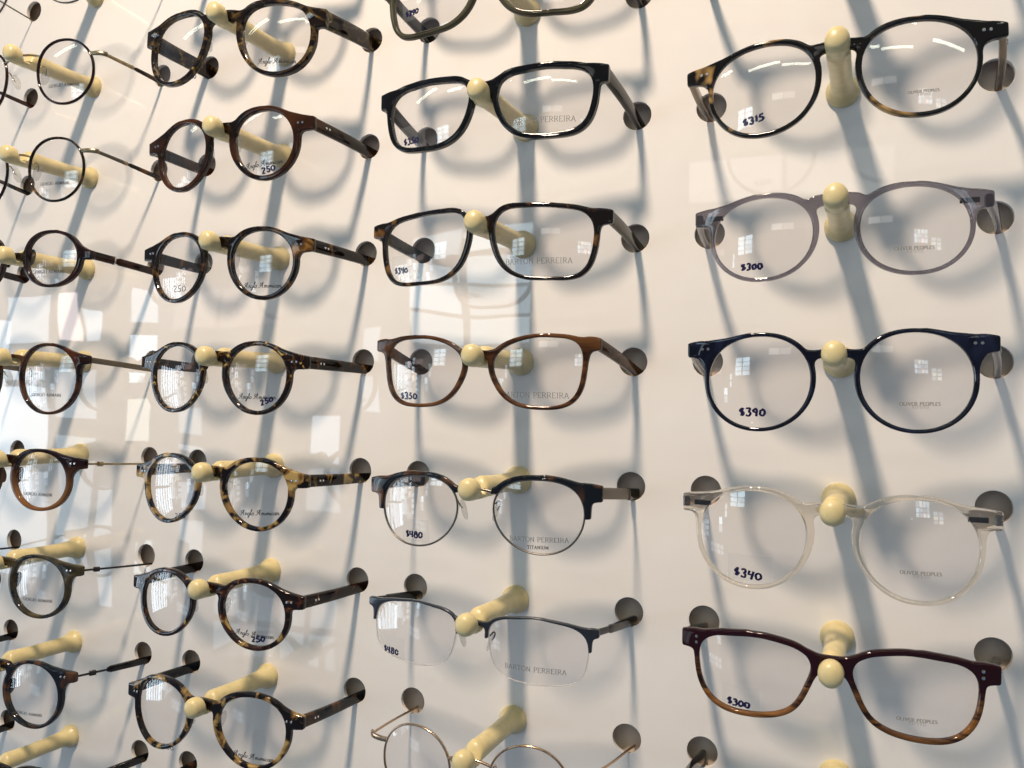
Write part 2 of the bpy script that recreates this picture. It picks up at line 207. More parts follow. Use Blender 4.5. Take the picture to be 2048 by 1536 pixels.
def schlick(n, l, f0, power=5.0):
    g = n.new('ShaderNodeNewGeometry'); d = n.new('ShaderNodeVectorMath'); d.operation = 'DOT_PRODUCT'
    l.new(g.outputs['Normal'], d.inputs[0]); l.new(g.outputs['Incoming'], d.inputs[1])
    a = n.new('ShaderNodeMath'); a.operation = 'ABSOLUTE'; l.new(d.outputs['Value'], a.inputs[0])
    s = n.new('ShaderNodeMath'); s.operation = 'SUBTRACT'; s.inputs[0].default_value = 1; l.new(a.outputs[0], s.inputs[1])
    p = n.new('ShaderNodeMath'); p.operation = 'POWER'; p.inputs[1].default_value = power; l.new(s.outputs[0], p.inputs[0])
    m = n.new('ShaderNodeMath'); m.operation = 'MULTIPLY_ADD'; m.inputs[1].default_value = 1 - f0; m.inputs[2].default_value = f0
    l.new(p.outputs[0], m.inputs[0])
    return m.outputs[0]

def clear(name, tint, f0=.04, refract=0.0, ior=1.35, rough=0.0, body=0.0, bodycol=(.5, .5, .5), noise=0):
    """clear plastic: straight-through light, a refracted share, and mirror reflections"""
    m, n, l, b = new_mat(name); n.remove(b)
    tr = n.new('ShaderNodeBsdfTransparent'); tr.inputs[0].default_value = (*tint, 1)
    cur = tr.outputs[0]
    if refract:
        rf = n.new('ShaderNodeBsdfGlass'); rf.inputs['Color'].default_value = (*tint, 1); rf.inputs['IOR'].default_value = ior; rf.inputs['Roughness'].default_value = 0
        mx = n.new('ShaderNodeMixShader'); mx.inputs[0].default_value = refract
        l.new(cur, mx.inputs[1]); l.new(rf.outputs[0], mx.inputs[2]); cur = mx.outputs[0]
    if body:
        df = n.new('ShaderNodeBsdfDiffuse'); df.inputs[0].default_value = (*bodycol, 1)
        mx = n.new('ShaderNodeMixShader'); mx.inputs[0].default_value = body
        l.new(cur, mx.inputs[1]); l.new(df.outputs[0], mx.inputs[2]); cur = mx.outputs[0]
    gl = n.new('ShaderNodeBsdfGlossy'); gl.inputs['Roughness'].default_value = rough
    mx = n.new('ShaderNodeMixShader'); l.new(schlick(n, l, f0), mx.inputs[0])
    l.new(cur, mx.inputs[1]); l.new(gl.outputs[0], mx.inputs[2])
    l.new(mx.outputs[0], n['Material Output'].inputs[0])
    return m

M = {}
M['lens'] = clear('clear_lens', (.984, .98, .982), f0=.06, rough=.004)
M['lens_edge'] = clear('lens_edge', (.93, .93, .93), f0=.10, rough=.05, body=.35, bodycol=(.7, .7, .7))
M['pad'] = clear('silicone_pad', (.93, .93, .92), f0=.07, rough=.06, body=.12, bodycol=(.7, .7, .68))
M['sticker'] = clear('clear_film', (.96, .965, .96), f0=.03, rough=.25, body=.06, bodycol=(.7, .72, .7))
M['ink'] = simple('marker_ink', (.012, .008, .045), rough=.25)
M['print_black'] = simple('black_print', (.02, .02, .022), rough=.5)
M['print_grey'] = simple('grey_print', (.16, .16, .155), rough=.5)
M['print_faint'] = simple('faint_grey_print', (.27, .25, .22), rough=.5)
M['steel'] = simple('steel', (.62, .6, .57), rough=.22, metal=1)
M['gold'] = simple('pale_gold', (.52, .42, .27), rough=.22, metal=1)
M['antique'] = simple('antique_gold', (.36, .29, .18), rough=.3, metal=1, noise=.25, nscale=300)
M['gunmetal'] = simple('gunmetal', (.17, .155, .135), rough=.32, metal=1)
M['taupe'] = simple('taupe_metal', (.17, .145, .11), rough=.42, metal=.7)
M['darkmetal'] = simple('dark_metal', (.035, .035, .037), rough=.33, metal=.6)
M['bluemetal'] = simple('blue_black_metal', (.030, .036, .045), rough=.28, metal=.5, coat=.3)
M['copper'] = simple('copper_gold', (.50, .34, .22), rough=.2, metal=1)
M['peg'] = simple('cream_plastic', (.62, .525, .27), rough=.36, noise=.12, nscale=110, sss=.15, coat=.1)

BLK = (.006, .0055, .006)
A = acetate
M['black'] = A('black_acetate', (.0022, .002, .0022), (.006, .004, .003), .62, 60, translucent=0, soft=.1)
M['navy'] = A('navy_acetate', (.0025, .003, .009), (.012, .017, .042), .60, 75, translucent=0, soft=.14, stretch=(1, 1, .5))
M['tort_dark'] = A('dark_tortoise', (.008, .005, .004), (.17, .08, .020), .62, 66, accent=(.36, .19, .05), seed=1.7, soft=.05, stretch=(1, 1, .7))
M['tort_streak'] = A('streaked_tortoise', (.010, .005, .003), (.10, .060, .018), .57, 85, accent=(.42, .33, .10), soft=.06, stretch=(.6, 1, 1.1), distort=1.8)
M['tort_brown'] = A('brown_tortoise', (.007, .003, .002), (.075, .025, .006), .60, 40, soft=.16, stretch=(1, 1, .8))
M['tort_mid'] = A('mid_tortoise', (.008, .0045, .003), (.10, .048, .012), .59, 80, accent=(.34, .18, .04), soft=.06)
M['tort_fleck'] = A('flecked_tortoise', (.009, .005, .004), (.10, .045, .012), .585, 105, accent=(.52, .42, .13), soft=.04, distort=2.2)
M['tort_spot'] = A('spotted_tortoise', (.007, .005, .005), (.20, .115, .035), .53, 115, accent=(.42, .30, .11), soft=.03, distort=.6, translucent=.2)
M['tort_red'] = A('reddish_tortoise', (.009, .004, .003), (.06, .018, .007), .57, 85, accent=(.36, .26, .08), soft=.05, distort=1.6)
M['brown'] = A('brown_acetate', (.030, .011, .004), (.155, .066, .022), .5, 48, soft=.14, stretch=(.25, 1, 2.2), translucent=.3)
M['dark_red'] = A('dark_red_brown_acetate', (.007, .003, .003), (.035, .010, .006), .55, 50, soft=.14)
M['red_tort'] = A('red_brown_tortoise', (.010, .004, .003), (.085, .028, .009), .55, 55, soft=.14)
M['brown_fade'] = A('brown_fade_acetate', (.20, .085, .025), (.30, .14, .045), .5, 60, soft=.2, grad=(-30, -2, (.016, .006, .006)), translucent=.3)
M['olive_dark'] = A('dark_olive_acetate', (.010, .011, .011), (.085, .062, .020), .57, 45, soft=.14)
M['black_brown'] = A('black_brown_acetate', (.006, .008, .011), (.14, .06, .018), .60, 55, soft=.10)
M['olive'] = A('olive_acetate', (.055, .052, .030), (.12, .11, .065), .5, 25, soft=.2, translucent=.45)
M['black_amber'] = A('black_amber_acetate', (.007, .006, .005), (.40, .25, .09), .645, 48, accent=(.60, .42, .18), soft=.03, stretch=(.9, 1, 1.1), distort=.4)
M['burgundy'] = A('burgundy_over_amber_acetate', (.022, .007, .003), (.26, .115, .03), .5, 60, soft=.10, stretch=(.18, 1, 3.0), grad=(-9.5, -3.5, (.022, .0035, .006)), translucent=.3)
M['grey_clear'] = clear('smoke_grey_acetate', (.52, .495, .53), f0=.06, refract=.3, ior=1.4, rough=.01, body=.10, bodycol=(.20, .185, .20))
M['brown_clear'] = clear('brown_clear_acetate', (.44, .37, .28), f0=.05, refract=.4, ior=1.3, rough=.02, body=.10, bodycol=(.2, .15, .09))
M['crystal'] = clear('crystal_acetate', (.985, .95, .895), f0=.05, refract=.85, ior=1.49, rough=.0, body=.0, bodycol=(1.0, .80, .5))

# ---------------------------------------------------------------- helpers
def link_mesh(name, me, mat, parent=None, smooth=True, angle=35, kind=None):
    if mat is not None and not me.materials: me.materials.append(mat)
    if smooth and len(me.polygons):
        me.polygons.foreach_set('use_smooth', [True] * len(me.polygons))
        me.set_sharp_from_angle(angle=math.radians(angle))
    me.update()
    o = bpy.data.objects.new(name, me); COL.objects.link(o)
    if parent is not None: o.parent = parent
    return o

def mesh_mm(name, vs, fs):
    me = bpy.data.meshes.new(name)
    me.from_pydata([(v[0] * MM, v[1] * MM, v[2] * MM) for v in vs], [], fs)
    me.validate()
    return me

def sweep(path, rad, n=12, closed=False, sup=2.0, up=None, cap=True):
    """tube along path (mm); rad = list of (a,b) half sizes along side / up; superellipse section"""
    P = [Vector(p) for p in path]; N = len(P); vs = []; fs = []
    up = Vector(up) if up else Vector((0, 0, 1))
    for i in range(N):
        if closed: t = (P[(i + 1) % N] - P[i - 1]).normalized()
        else: t = (P[min(i + 1, N - 1)] - P[max(i - 1, 0)]).normalized()
        s = t.cross(up)
        if s.length < 1e-4: s = Vector((1, 0, 0))
        s.normalize(); u = s.cross(t).normalized()
        a, b = rad[i] if not isinstance(rad, tuple) else rad
        for k in range(n):
            th = 2 * math.pi * k / n; c = math.cos(th); d = math.sin(th)
            vs.append(P[i] + s * (a * math.copysign(abs(c) ** (2 / sup), c)) + u * (b * math.copysign(abs(d) ** (2 / sup), d)))
    R = N if closed else N - 1
    for i in range(R):
        j = (i + 1) % N
        for k in range(n):
            q = (k + 1) % n
            fs.append((i * n + k, j * n + k, j * n + q, i * n + q))
    if not closed and cap:
        fs.append(tuple(range(n))); fs.append(tuple((N - 1) * n + k for k in range(n))[::-1])
    return vs, fs

def merge(parts):
    V = []; F = []
    for v, f in parts:
        o = len(V); V += list(v); F += [tuple(i + o for i in q) for q in f]
    return V, F

R0 = 300.0
def wrap(x): return x * x / (2 * R0)          # how far the front bends back (mm, +y)

def smoothcurve(q, n):
    q = np.array(q, float); out = []
    m = len(q); k = 8
    for i in range(m):
        a, b, c, d = q[i - 1], q[i], q[(i + 1) % m], q[(i + 2) % m]
        for t in np.linspace(0, 1, k, endpoint=False):
            out.append(.5 * ((2 * b) + (-a + c) * t + (2 * a - 5 * b + 4 * c - d) * t * t + (-a + 3 * b - 3 * c + d) * t ** 3))
    q = np.array(out); q = np.vstack([q, q[:1]])
    d = np.r_[0, np.cumsum(np.hypot(*np.diff(q, axis=0).T))]
    s = np.linspace(0, d[-1], n, endpoint=False)
    return np.c_[np.interp(s, d, q[:, 0]), np.interp(s, d, q[:, 1])]

def sdf_poly(P, X, Z):
    d = np.full(X.shape, 1e9); sgn = np.zeros(X.shape, bool)
    n = len(P)
    for i in range(n):
        a = P[i]; b = P[(i + 1) % n]; e = b - a
        wx = X - a[0]; wz = Z - a[1]
        t = np.clip((wx * e[0] + wz * e[1]) / (e @ e), 0, 1)
        d = np.minimum(d, (wx - e[0] * t) ** 2 + (wz - e[1] * t) ** 2)
        c = ((a[1] > Z) != (b[1] > Z)) & (X < (b[0] - a[0]) * (Z - a[1]) / ((b[1] - a[1]) + 1e-12) + a[0])
        sgn ^= c
    d = np.sqrt(d)
    return np.where(sgn, -d, d)

def seg(X, Z, ax, az, bx, bz, ra, rb):
    ex, ez = bx - ax, bz - az; L = ex * ex + ez * ez
    t = np.clip(((X - ax) * ex + (Z - az) * ez) / L, 0, 1)
    return np.hypot(X - ax - ex * t, Z - az - ez * t) - (ra + (rb - ra) * t)

def box(X, Z, cx, cz, hx, hz, ang=0, r=.8):
    c, s = math.cos(ang), math.sin(ang)
    x = (X - cx) * c + (Z - cz) * s; z = -(X - cx) * s + (Z - cz) * c
    qx = np.abs(x) - hx + r; qz = np.abs(z) - hz + r
    return np.hypot(np.maximum(qx, 0), np.maximum(qz, 0)) + np.minimum(np.maximum(qx, qz), 0) - r

def smin(a, b, k):
    h = np.clip(.5 + .5 * (b - a) / k, 0, 1)
    return b + (a - b) * h - k * h * (1 - h)

def contours(F, xs, zs):
    """marching squares at level 0 -> closed loops"""
    ins = F < 0
    segs = {}
    def ptx(i, j): # between (i,j),(i+1,j)
        a, b = F[j, i], F[j, i + 1]; t = a / (a - b); return (xs[i] + t * (xs[i + 1] - xs[i]), zs[j])
    def ptz(i, j):
        a, b = F[j, i], F[j + 1, i]; t = a / (a - b); return (xs[i], zs[j] + t * (zs[j + 1] - zs[j]))
    code = ins[:-1, :-1] * 1 + ins[:-1, 1:] * 2 + ins[1:, 1:] * 4 + ins[1:, :-1] * 8
    tab = {1: [('l', 'b')], 2: [('b', 'r')], 3: [('l', 'r')], 4: [('r', 't')], 5: [('l', 'b'), ('r', 't')], 6: [('b', 't')], 7: [('l', 't')],
           8: [('t', 'l')], 9: [('t', 'b')], 10: [('b', 'r'), ('t', 'l')], 11: [('t', 'r')], 12: [('r', 'l')], 13: [('r', 'b')], 14: [('b', 'l')]}
    adj = {}
    for j, i in zip(*np.nonzero((code > 0) & (code < 15))):
        ed = {'b': ('x', i, j), 't': ('x', i, j + 1), 'l': ('z', i, j), 'r': ('z', i + 1, j)}
        for p, q in tab[int(code[j, i])]:
            adj.setdefault(ed[p], []).append(ed[q]); adj.setdefault(ed[q], []).append(ed[p])
    loops = []; seen = set()
    for st in list(adj):
        if st in seen: continue
        loop = [st]; seen.add(st); cur = st
        while True:
            nx = [e for e in adj[cur] if e not in seen]
            if not nx: break
            cur = nx[0]; seen.add(cur); loop.append(cur)
        if len(loop) > 20:
            loops.append(np.array([ptx(e[1], e[2]) if e[0] == 'x' else ptz(e[1], e[2]) for e in loop]))
    return loops

def relax(q, n, it=2):
    for _ in range(it): q = (np.roll(q, 1, 0) + 2 * q + np.roll(q, -1, 0)) / 4
    q = np.vstack([q, q[:1]]); d = np.r_[0, np.cumsum(np.hypot(*np.diff(q, axis=0).T))]
    s = np.linspace(0, d[-1], n, endpoint=False)
    return np.c_[np.interp(s, d, q[:, 0]), np.interp(s, d, q[:, 1])]

def plate(name, loops, thick, bevel, bend=True, yoff=0.0):
    """flat plate with holes from closed loops (x,z in mm), rounded edges, bent to the front's curve"""
    cu = bpy.data.curves.new('tmp', 'CURVE'); cu.dimensions = '2D'; cu.fill_mode = 'BOTH'
    cu.extrude = max(.01, thick / 2 - bevel); cu.bevel_depth = bevel; cu.bevel_resolution = 2; cu.offset = -bevel
    for q in loops:
        s = cu.splines.new('POLY'); s.points.add(len(q) - 1)
        s.points.foreach_set('co', np.c_[q, np.zeros(len(q)), np.ones(len(q))].ravel()); s.use_cyclic_u = True
    o = bpy.data.objects.new('tmp', cu); COL.objects.link(o)
    bpy.context.view_layer.update()
    dg = bpy.context.evaluated_depsgraph_get()
    me = bpy.data.meshes.new_from_object(o.evaluated_get(dg))
    bpy.data.objects.remove(o); bpy.data.curves.remove(cu)
    me.name = name
    n = len(me.vertices); co = np.empty(n * 3); me.vertices.foreach_get('co', co); co = co.reshape(-1, 3)
    x, z, y = co[:, 0], co[:, 1], -co[:, 2]
    if bend: y = y + wrap(x)
    out = np.c_[x, y + yoff, z] * MM
    me.vertices.foreach_set('co', out.ravel())
    me.materials.clear()
    import bmesh
    bm = bmesh.new(); bm.from_mesh(me); bmesh.ops.remove_doubles(bm, verts=bm.verts, dist=2e-6)
    bmesh.ops.recalc_face_normals(bm, faces=bm.faces); bm.to_mesh(me); bm.free()
    return me

def lens_mesh(name, q, thick=1.6, dome=115.0, yoff=0.0, rings=7):
    """domed lens with a real thickness"""
    c = q.mean(0); n = len(q)
    rmax = np.hypot(*(q - c).T).mean(); edge = rmax * rmax / (2 * dome)
    V = []; F = []
    for side in (0, 1):
        V.append((c[0], wrap(c[0]) - edge + side * thick + yoff, c[1]))
        for r in range(1, rings + 1):
            for p in q:
                w = c + (p - c) * (r / rings); rr = np.hypot(*(w - c))
                V.append((w[0], wrap(w[0]) - edge + rr * rr / (2 * dome) + side * thick + yoff, w[1]))
    st = 1 + rings * n
    for side in (0, 1):
        o = side * st
        for i in range(n):
            j = (i + 1) % n
            f = (o, o + 1 + i, o + 1 + j); F.append(f if side else f[::-1])
            for r in range(rings - 1):
                a = o + 1 + r * n; b = a + n
                f = (a + i, b + i, b + j, a + j); F.append(f if side else f[::-1])
    a = 1 + (rings - 1) * n; b = st + a
    k = len(F)
    for i in range(n):
        j = (i + 1) % n; F.append((a + i, b + i, b + j, a + j))
    me = mesh_mm(name, V, F)
    import bmesh
    bm = bmesh.new(); bm.from_mesh(me); bmesh.ops.recalc_face_normals(bm, faces=bm.faces); bm.to_mesh(me); bm.free()
    return me, c, edge, dome, k

def lens_y(x, z, c, edge, dome, yoff=0.0):
    return wrap(x) - edge + ((x - c[0]) ** 2 + (z - c[1]) ** 2) / (2 * dome) + yoff

# ---------------------------------------------------------------- stroke lettering
def arc(cx, cz, rx, rz, a0, a1, n=10):
    return [(cx + rx * math.cos(math.radians(a0 + (a1 - a0) * i / n)), cz + rz * math.sin(math.radians(a0 + (a1 - a0) * i / n))) for i in range(n + 1)]
G_ = {
 'G': (.85, [arc(.45, .5, .4, .5, 50, 325, 16), [(.80, .22), (.80, .45)], [(.6, .45), (.92, .45)]]),
 'I': (.36, [[(.18, 0), (.18, 1)], [(.05, 0), (.31, 0)], [(.05, 1), (.31, 1)]]),
 'O': (.92, [arc(.46, .5, .42, .5, 0, 360, 22)]),
 'R': (.80, [[(.15, 0), (.15, 1)], [(.03, 0), (.28, 0)], [(.03, 1), (.4, 1)] + arc(.4, .75, .27, .25, 90, -90, 8) + [(.15, .5)], [(.38, .5), (.78, 0)]]),
 'A': (.84, [[(.08, 0), (.42, 1)], [(.42, 1), (.76, 0)], [(.2, .36), (.63, .36)], [(0, 0), (.18, 0)], [(.64, 0), (.88, 0)]]),
 'M': (1.0, [[(.14, 0), (.14, 1)], [(.14, 1), (.5, .15)], [(.5, .15), (.86, 1)], [(.86, 1), (.86, 0)], [(.03, 0), (.26, 0)], [(.74, 0), (.98, 0)]]),
 'N': (.88, [[(.14, 0), (.14, 1)], [(.14, 1), (.74, 0)], [(.74, 0), (.74, 1)], [(.03, 0), (.26, 0)], [(.62, 1), (.86, 1)]]),
 'B': (.74, [[(.15, 0), (.15, 1)], [(.03, 1), (.38, 1)] + arc(.38, .77, .23, .23, 90, -90, 8) + [(.15, .54)], [(.38, .54)] + arc(.40, .27, .28, .27, 90, -90, 8) + [(.03, 0)]]),
 'T': (.76, [[(.38, 0), (.38, 1)], [(.03, .86), (.03, 1), (.73, 1), (.73, .86)], [(.25, 0), (.51, 0)]]),
 'P': (.70, [[(.15, 0), (.15, 1)], [(.03, 0), (.30, 0)], [(.03, 1), (.38, 1)] + arc(.38, .74, .28, .26, 90, -90, 8) + [(.15, .48)]]),
 'E': (.70, [[(.15, 0), (.15, 1)], [(.03, 1), (.62, 1), (.62, .85)], [(.15, .52), (.5, .52)], [(.03, 0), (.64, 0), (.66, .17)]]),
 'V': (.84, [[(.08, 1), (.42, 0)], [(.42, 0), (.76, 1)], [(0, 1), (.2, 1)], [(.66, 1), (.86, 1)]]),
 'L': (.66, [[(.15, 0), (.15, 1)], [(.03, 1), (.28, 1)], [(.03, 0), (.6, 0), (.62, .18)]]),
 'S': (.62, [arc(.31, .75, .22, .25, 30, 270, 10) + arc(.31, .25, .24, .25, 90, -150, 10)]),
 'U': (.86, [[(.14, 1), (.14, .3)] + arc(.43, .3, .29, .3, 180, 360, 8) + [(.72, 1)], [(.03, 1), (.26, 1)], [(.62, 1), (.84, 1)]]),
 'X': (.76, [[(.05, 0), (.7, 1)], [(.05, 1), (.7, 0)]]),
 'W': (1.1, [[(.05, 1), (.3, 0), (.55, .9), (.8, 0), (1.05, 1)]]), 'Y': (.8, [[(.05, 1), (.4, .5), (.75, 1)], [(.4, .5), (.4, 0)]]),
 ' ': (.42, []),
 # marker digits
 '$': (.50, [arc(.25, .68, .16, .18, 40, 250, 7) + arc(.25, .3, .18, .2, 90, -140, 7), [(.27, 1.02), (.24, -.02)]]),
 '0': (.62, [arc(.3, .42, .22, .38, 0, 360, 12)]),
 '1': (.34, [[(.08, .75), (.2, .95), (.18, 0)]]),
 '2': (.62, [arc(.28, .68, .2, .24, 160, -20, 8) + [(.1, .05), (.5, .02)]]),
 '3': (.60, [arc(.25, .72, .19, .22, 150, -80, 8) + arc(.26, .24, .23, .26, 80, -140, 8)]),
 '4': (.62, [[(.12, .95), (.08, .5), (.48, .48)], [(.45, .95), (.4, -.08)]]),
 '5': (.60, [[(.5, .95), (.2, .92), (.15, .55)] + arc(.25, .28, .24, .27, 100, -150, 10)]),
 '8': (.60, [arc(.28, .72, .17, .2, 0, 360, 10), arc(.28, .24, .22, .26, 0, 360, 10)]),
 '9': (.58, [arc(.26, .66, .18, .22, 0, 360, 10), [(.44, .7), (.42, -.05)]]),
}
SC = {  # flowing script, x-height .42
 'A': (.95, [[(-.12, .06), (.02, .0), (.2, .12), (.45, .62), (.66, 1.0), (.62, .6), (.60, .2), (.66, .02), (.8, .08)], [(.62, .38), (.3, .34), (.1, .55), (.2, .78), (.4, .8)]]),
 'n': (.50, [[(0, .3), (.1, .42), (.1, 0)], [(.1, .25), (.24, .42), (.34, .36), (.32, .06), (.42, .02), (.52, .14)]]),
 'm': (.74, [[(0, .3), (.1, .42), (.1, 0)], [(.1, .25), (.22, .42), (.3, .36), (.3, 0)], [(.3, .25), (.42, .42), (.52, .36), (.5, .06), (.6, .02), (.74, .14)]]),
 'g': (.48, [arc(.2, .21, .16, .2, 60, 400, 10), [(.36, .42), (.34, -.2), (.2, -.45), (.05, -.36), (.2, -.15), (.5, .14)]]),
 'l': (.32, [[(0, .1), (.2, .6), (.28, .95), (.18, .98), (.12, .6), (.1, .12), (.18, .0), (.34, .12)]]),
 'o': (.44, [arc(.2, .21, .16, .2, 0, 360, 10), [(.34, .34), (.48, .34)]]),
 'e': (.40, [[(.02, .18), (.32, .24)] + arc(.2, .22, .14, .2, 10, 300, 10) + [(.42, .14)]]),
 'r': (.36, [[(0, .12), (.1, .46), (.14, .36), (.28, .38), (.22, .1), (.28, .0), (.4, .12)]]),
 'i': (.26, [[(0, .12), (.1, .42), (.08, .08), (.15, .0), (.28, .12)], [(.16, .58), (.18, .64)]]),
 'c': (.38, [arc(.2, .21, .16, .2, 50, 310, 9) + [(.4, .14)]]),
 'a': (.48, [arc(.2, .21, .16, .2, 50, 410, 10), [(.34, .42), (.32, .08), (.4, .0), (.5, .12)]]),
 ' ': (.42, []),
}
def text_strokes(s, table, width, slant=0, space=.08):
    x = 0; out = []
    for ch in s:
        w, st = table[ch]
        for p in st: out.append([(x + a + slant * b, b) for a, b in p])
        x += w + space
    k = width / (x - space)
    return [[(a * k, b * k) for a, b in p] for p in out], k
def ribbon(strokes, thick, thin, surf, org, ang=0, lift=.06):
    """flat strokes laid on a curved lens surface"""
    V = []; F = []; ca, sa = math.cos(ang), math.sin(ang)
    for p in strokes:
        pts = []
        for i in range(len(p) - 1):
            m = max(1, int(math.hypot(p[i + 1][0] - p[i][0], p[i + 1][1] - p[i][1]) / .8))
            for t in range(m): pts.append((p[i][0] + (p[i + 1][0] - p[i][0]) * t / m, p[i][1] + (p[i + 1][1] - p[i][1]) * t / m))
        pts.append(p[-1]); base = len(V)
        for i, (x, z) in enumerate(pts):
            a = pts[max(0, i - 1)]; b = pts[min(len(pts) - 1, i + 1)]
            dx, dz = b[0] - a[0], b[1] - a[1]; L = math.hypot(dx, dz) or 1
            w = (thin + (thick - thin) * abs(dz) / L) / 2
            for sgn in (1, -1):
                u = x - dz / L * w * sgn; v = z + dx / L * w * sgn
                X = org[0] + u * ca - v * sa; Zz = org[1] + u * sa + v * ca
                V.append((X, surf(X, Zz) - lift, Zz))
            if i: F.append((base + 2 * i - 2, base + 2 * i - 1, base + 2 * i + 1, base + 2 * i))
    return V, F
# ---------------------------------------------------------------- the display panel
PX = {1: .9716, 2: 3.4946, 3: 6.0016, 4: 8.4943}
HOLES = [-.0, 1.9318, 2.5593, 4.4525, 5.0479, 6.9618, 7.5485, 9.4763]
def circle(cx, cz, r, n=48):
    return np.array([(cx + r * math.cos(2 * math.pi * i / n), cz + r * math.sin(2 * math.pi * i / n)) for i in range(n)])
m, n, l, b = new_mat('white_acrylic')
t = n.new('ShaderNodeTexCoord'); nz = n.new('ShaderNodeTexNoise'); nz.inputs['Scale'].default_value = 5.0; nz.inputs['Detail'].default_value = 3
r = n.new('ShaderNodeValToRGB'); l.new(t.outputs['Object'], nz.inputs['Vector']); l.new(nz.outputs['Fac'], r.inputs[0])
r.color_ramp.elements[0].position = .35; r.color_ramp.elements[0].color = (.75, .725, .68, 1)
r.color_ramp.elements[1].position = .65; r.color_ramp.elements[1].color = (.77, .76, .725, 1)
l.new(r.outputs[0], b.inputs['Base Color'])
b.inputs['Roughness'].default_value = .65; b.inputs['IOR'].default_value = 1.5; b.inputs['Specular IOR Level'].default_value = 0.1
b.inputs['Coat Weight'].default_value = 1.0; b.inputs['Coat Roughness'].default_value = .018; b.inputs['Coat IOR'].default_value = 1.56
bn = n.new('ShaderNodeTexNoise'); bn.inputs['Scale'].default_value = 9; bn.inputs['Detail'].default_value = 1
bp_ = n.new('ShaderNodeBump'); bp_.inputs['Strength'].default_value = .14; bp_.inputs['Distance'].default_value = .004
l.new(t.outputs['Object'], bn.inputs['Vector']); l.new(bn.outputs['Fac'], bp_.inputs['Height']); l.new(bp_.outputs[0], b.inputs['Coat Normal'])
vo = n.new('ShaderNodeTexVoronoi'); vo.inputs['Scale'].default_value = 26; vo.inputs['Randomness'].default_value = 1
l.new(t.outputs['Object'], vo.inputs['Vector'])
lt = n.new('ShaderNodeMath'); lt.operation = 'LESS_THAN'; lt.inputs[1].default_value = .020; l.new(vo.outputs['Distance'], lt.inputs[0])
mxd = n.new('ShaderNodeMixRGB'); l.new(lt.outputs[0], mxd.inputs[0]); l.new(r.outputs[0], mxd.inputs[1]); mxd.inputs[2].default_value = (.93, .93, .92, 1)
l.new(mxd.outputs[0], b.inputs['Base Color'])
M['panel'] = m
s = S * 1000
outline = np.array([(-330, -520), (1080, -520), (1080, 520), (-330, 520)], float)
loops = [outline] + [circle(h * s, r_ * s, 8.5) for h in HOLES for r_ in range(-5, 6)]
pm = plate('panel_sheet', loops, 3, .3, bend=False, yoff=1.5)
panel = link_mesh('display_wall', pm, M['panel'], smooth=False)
panel['label'] = 'glossy white wall panel with rows of round holes and cream pegs'
panel['category'] = 'wall panel'
M['board'] = simple('taupe_board', (.72, .60, .48), rough=.7, noise=.05, nscale=40)
V, F = [], []
x0, x1, z0, z1, y0, y1 = -330, 1080, -520, 520, 10.5, 18
V = [(x, y, z) for y in (y0, y1) for z in (z0, z1) for x in (x0, x1)]
F = [(0, 1, 3, 2), (4, 6, 7, 5), (0, 4, 5, 1), (2, 3, 7, 6), (0, 2, 6, 4), (1, 5, 7, 3)]
link_mesh('backing_board', mesh_mm('backing_board', V, F), M['board'], panel, smooth=False)

# ---------------------------------------------------------------- pegs
def peg_mesh():
    secs = [(-.5, 8.6, -8.6, 8.6), (2.4, 8.6, -8.6, 8.6), (3.1, 8.2, -8.2, 8.2), (4.2, 7.4, -7.4, 7.4), (6, 6.5, -6.5, 6.4), (10, 5.9, -5.9, 5.8), (20, 5.6, -5.7, 5.5), (34, 5.7, -5.8, 5.5),
            (44, 6.2, -6.1, 5.6), (48.5, 6.5, -6.3, 5.7), (50.6, 6.3, -6.3, 5.6), (52.3, 5.2, -6.3, 5.5), (53.5, 2.6, -6.3, 5.3), (54.2, -.4, -6.3, 5.1), (54.8, -2.2, -6.2, 5.0), (56, -2.7, -6.1, 5.0),
            (58, -2.7, -6.1, 5.0), (59.2, -2.2, -6.2, 5.1), (59.8, .2, -6.3, 5.2), (60.3, 3.4, -6.4, 5.4), (61.0, 5.4, -6.5, 5.6), (62.2, 6.2, -6.5, 5.7), (65, 6.4, -6.4, 5.7), (67, 6.1, -6.1, 5.4),
            (68.3, 5.3, -5.3, 4.7), (69.2, 4.0, -4.0, 3.5), (69.8, 2.2, -2.2, 1.9), (70, .8, -.8, .7)]
    N = 28; V = []; F = []
    for y, zt, zb, rx in secs:
        for k in range(N):
            th = 2 * math.pi * k / N
            V.append((rx * math.cos(th) - 5.4 * max(y, 0) / 65, -y, (zt + zb) / 2 + (zt - zb) / 2 * math.sin(th)))
    for i in range(len(secs) - 1):
        for k in range(N):
            q = (k + 1) % N; F.append((i * N + k, i * N + q, (i + 1) * N + q, (i + 1) * N + k))
    F.append(tuple(range(N))[::-1]); F.append(tuple((len(secs) - 1) * N + k for k in range(N)))
    me = mesh_mm('peg', V, F)
    import bmesh
    bm = bmesh.new(); bm.from_mesh(me); bmesh.ops.recalc_face_normals(bm, faces=bm.faces); bm.to_mesh(me); bm.free()
    return me
PEG = peg_mesh()
def peg(c, r_, label):
    o = link_mesh('display_peg', PEG, M['peg'], angle=50)
    o.location = (PX[c] * S, 0, r_ * S); o.rotation_euler = (0, random.uniform(-.03, .03), 0)
    o['label'] = label; o['category'] = 'peg'; o['group'] = 'cream pegs that carry the eyeglasses'

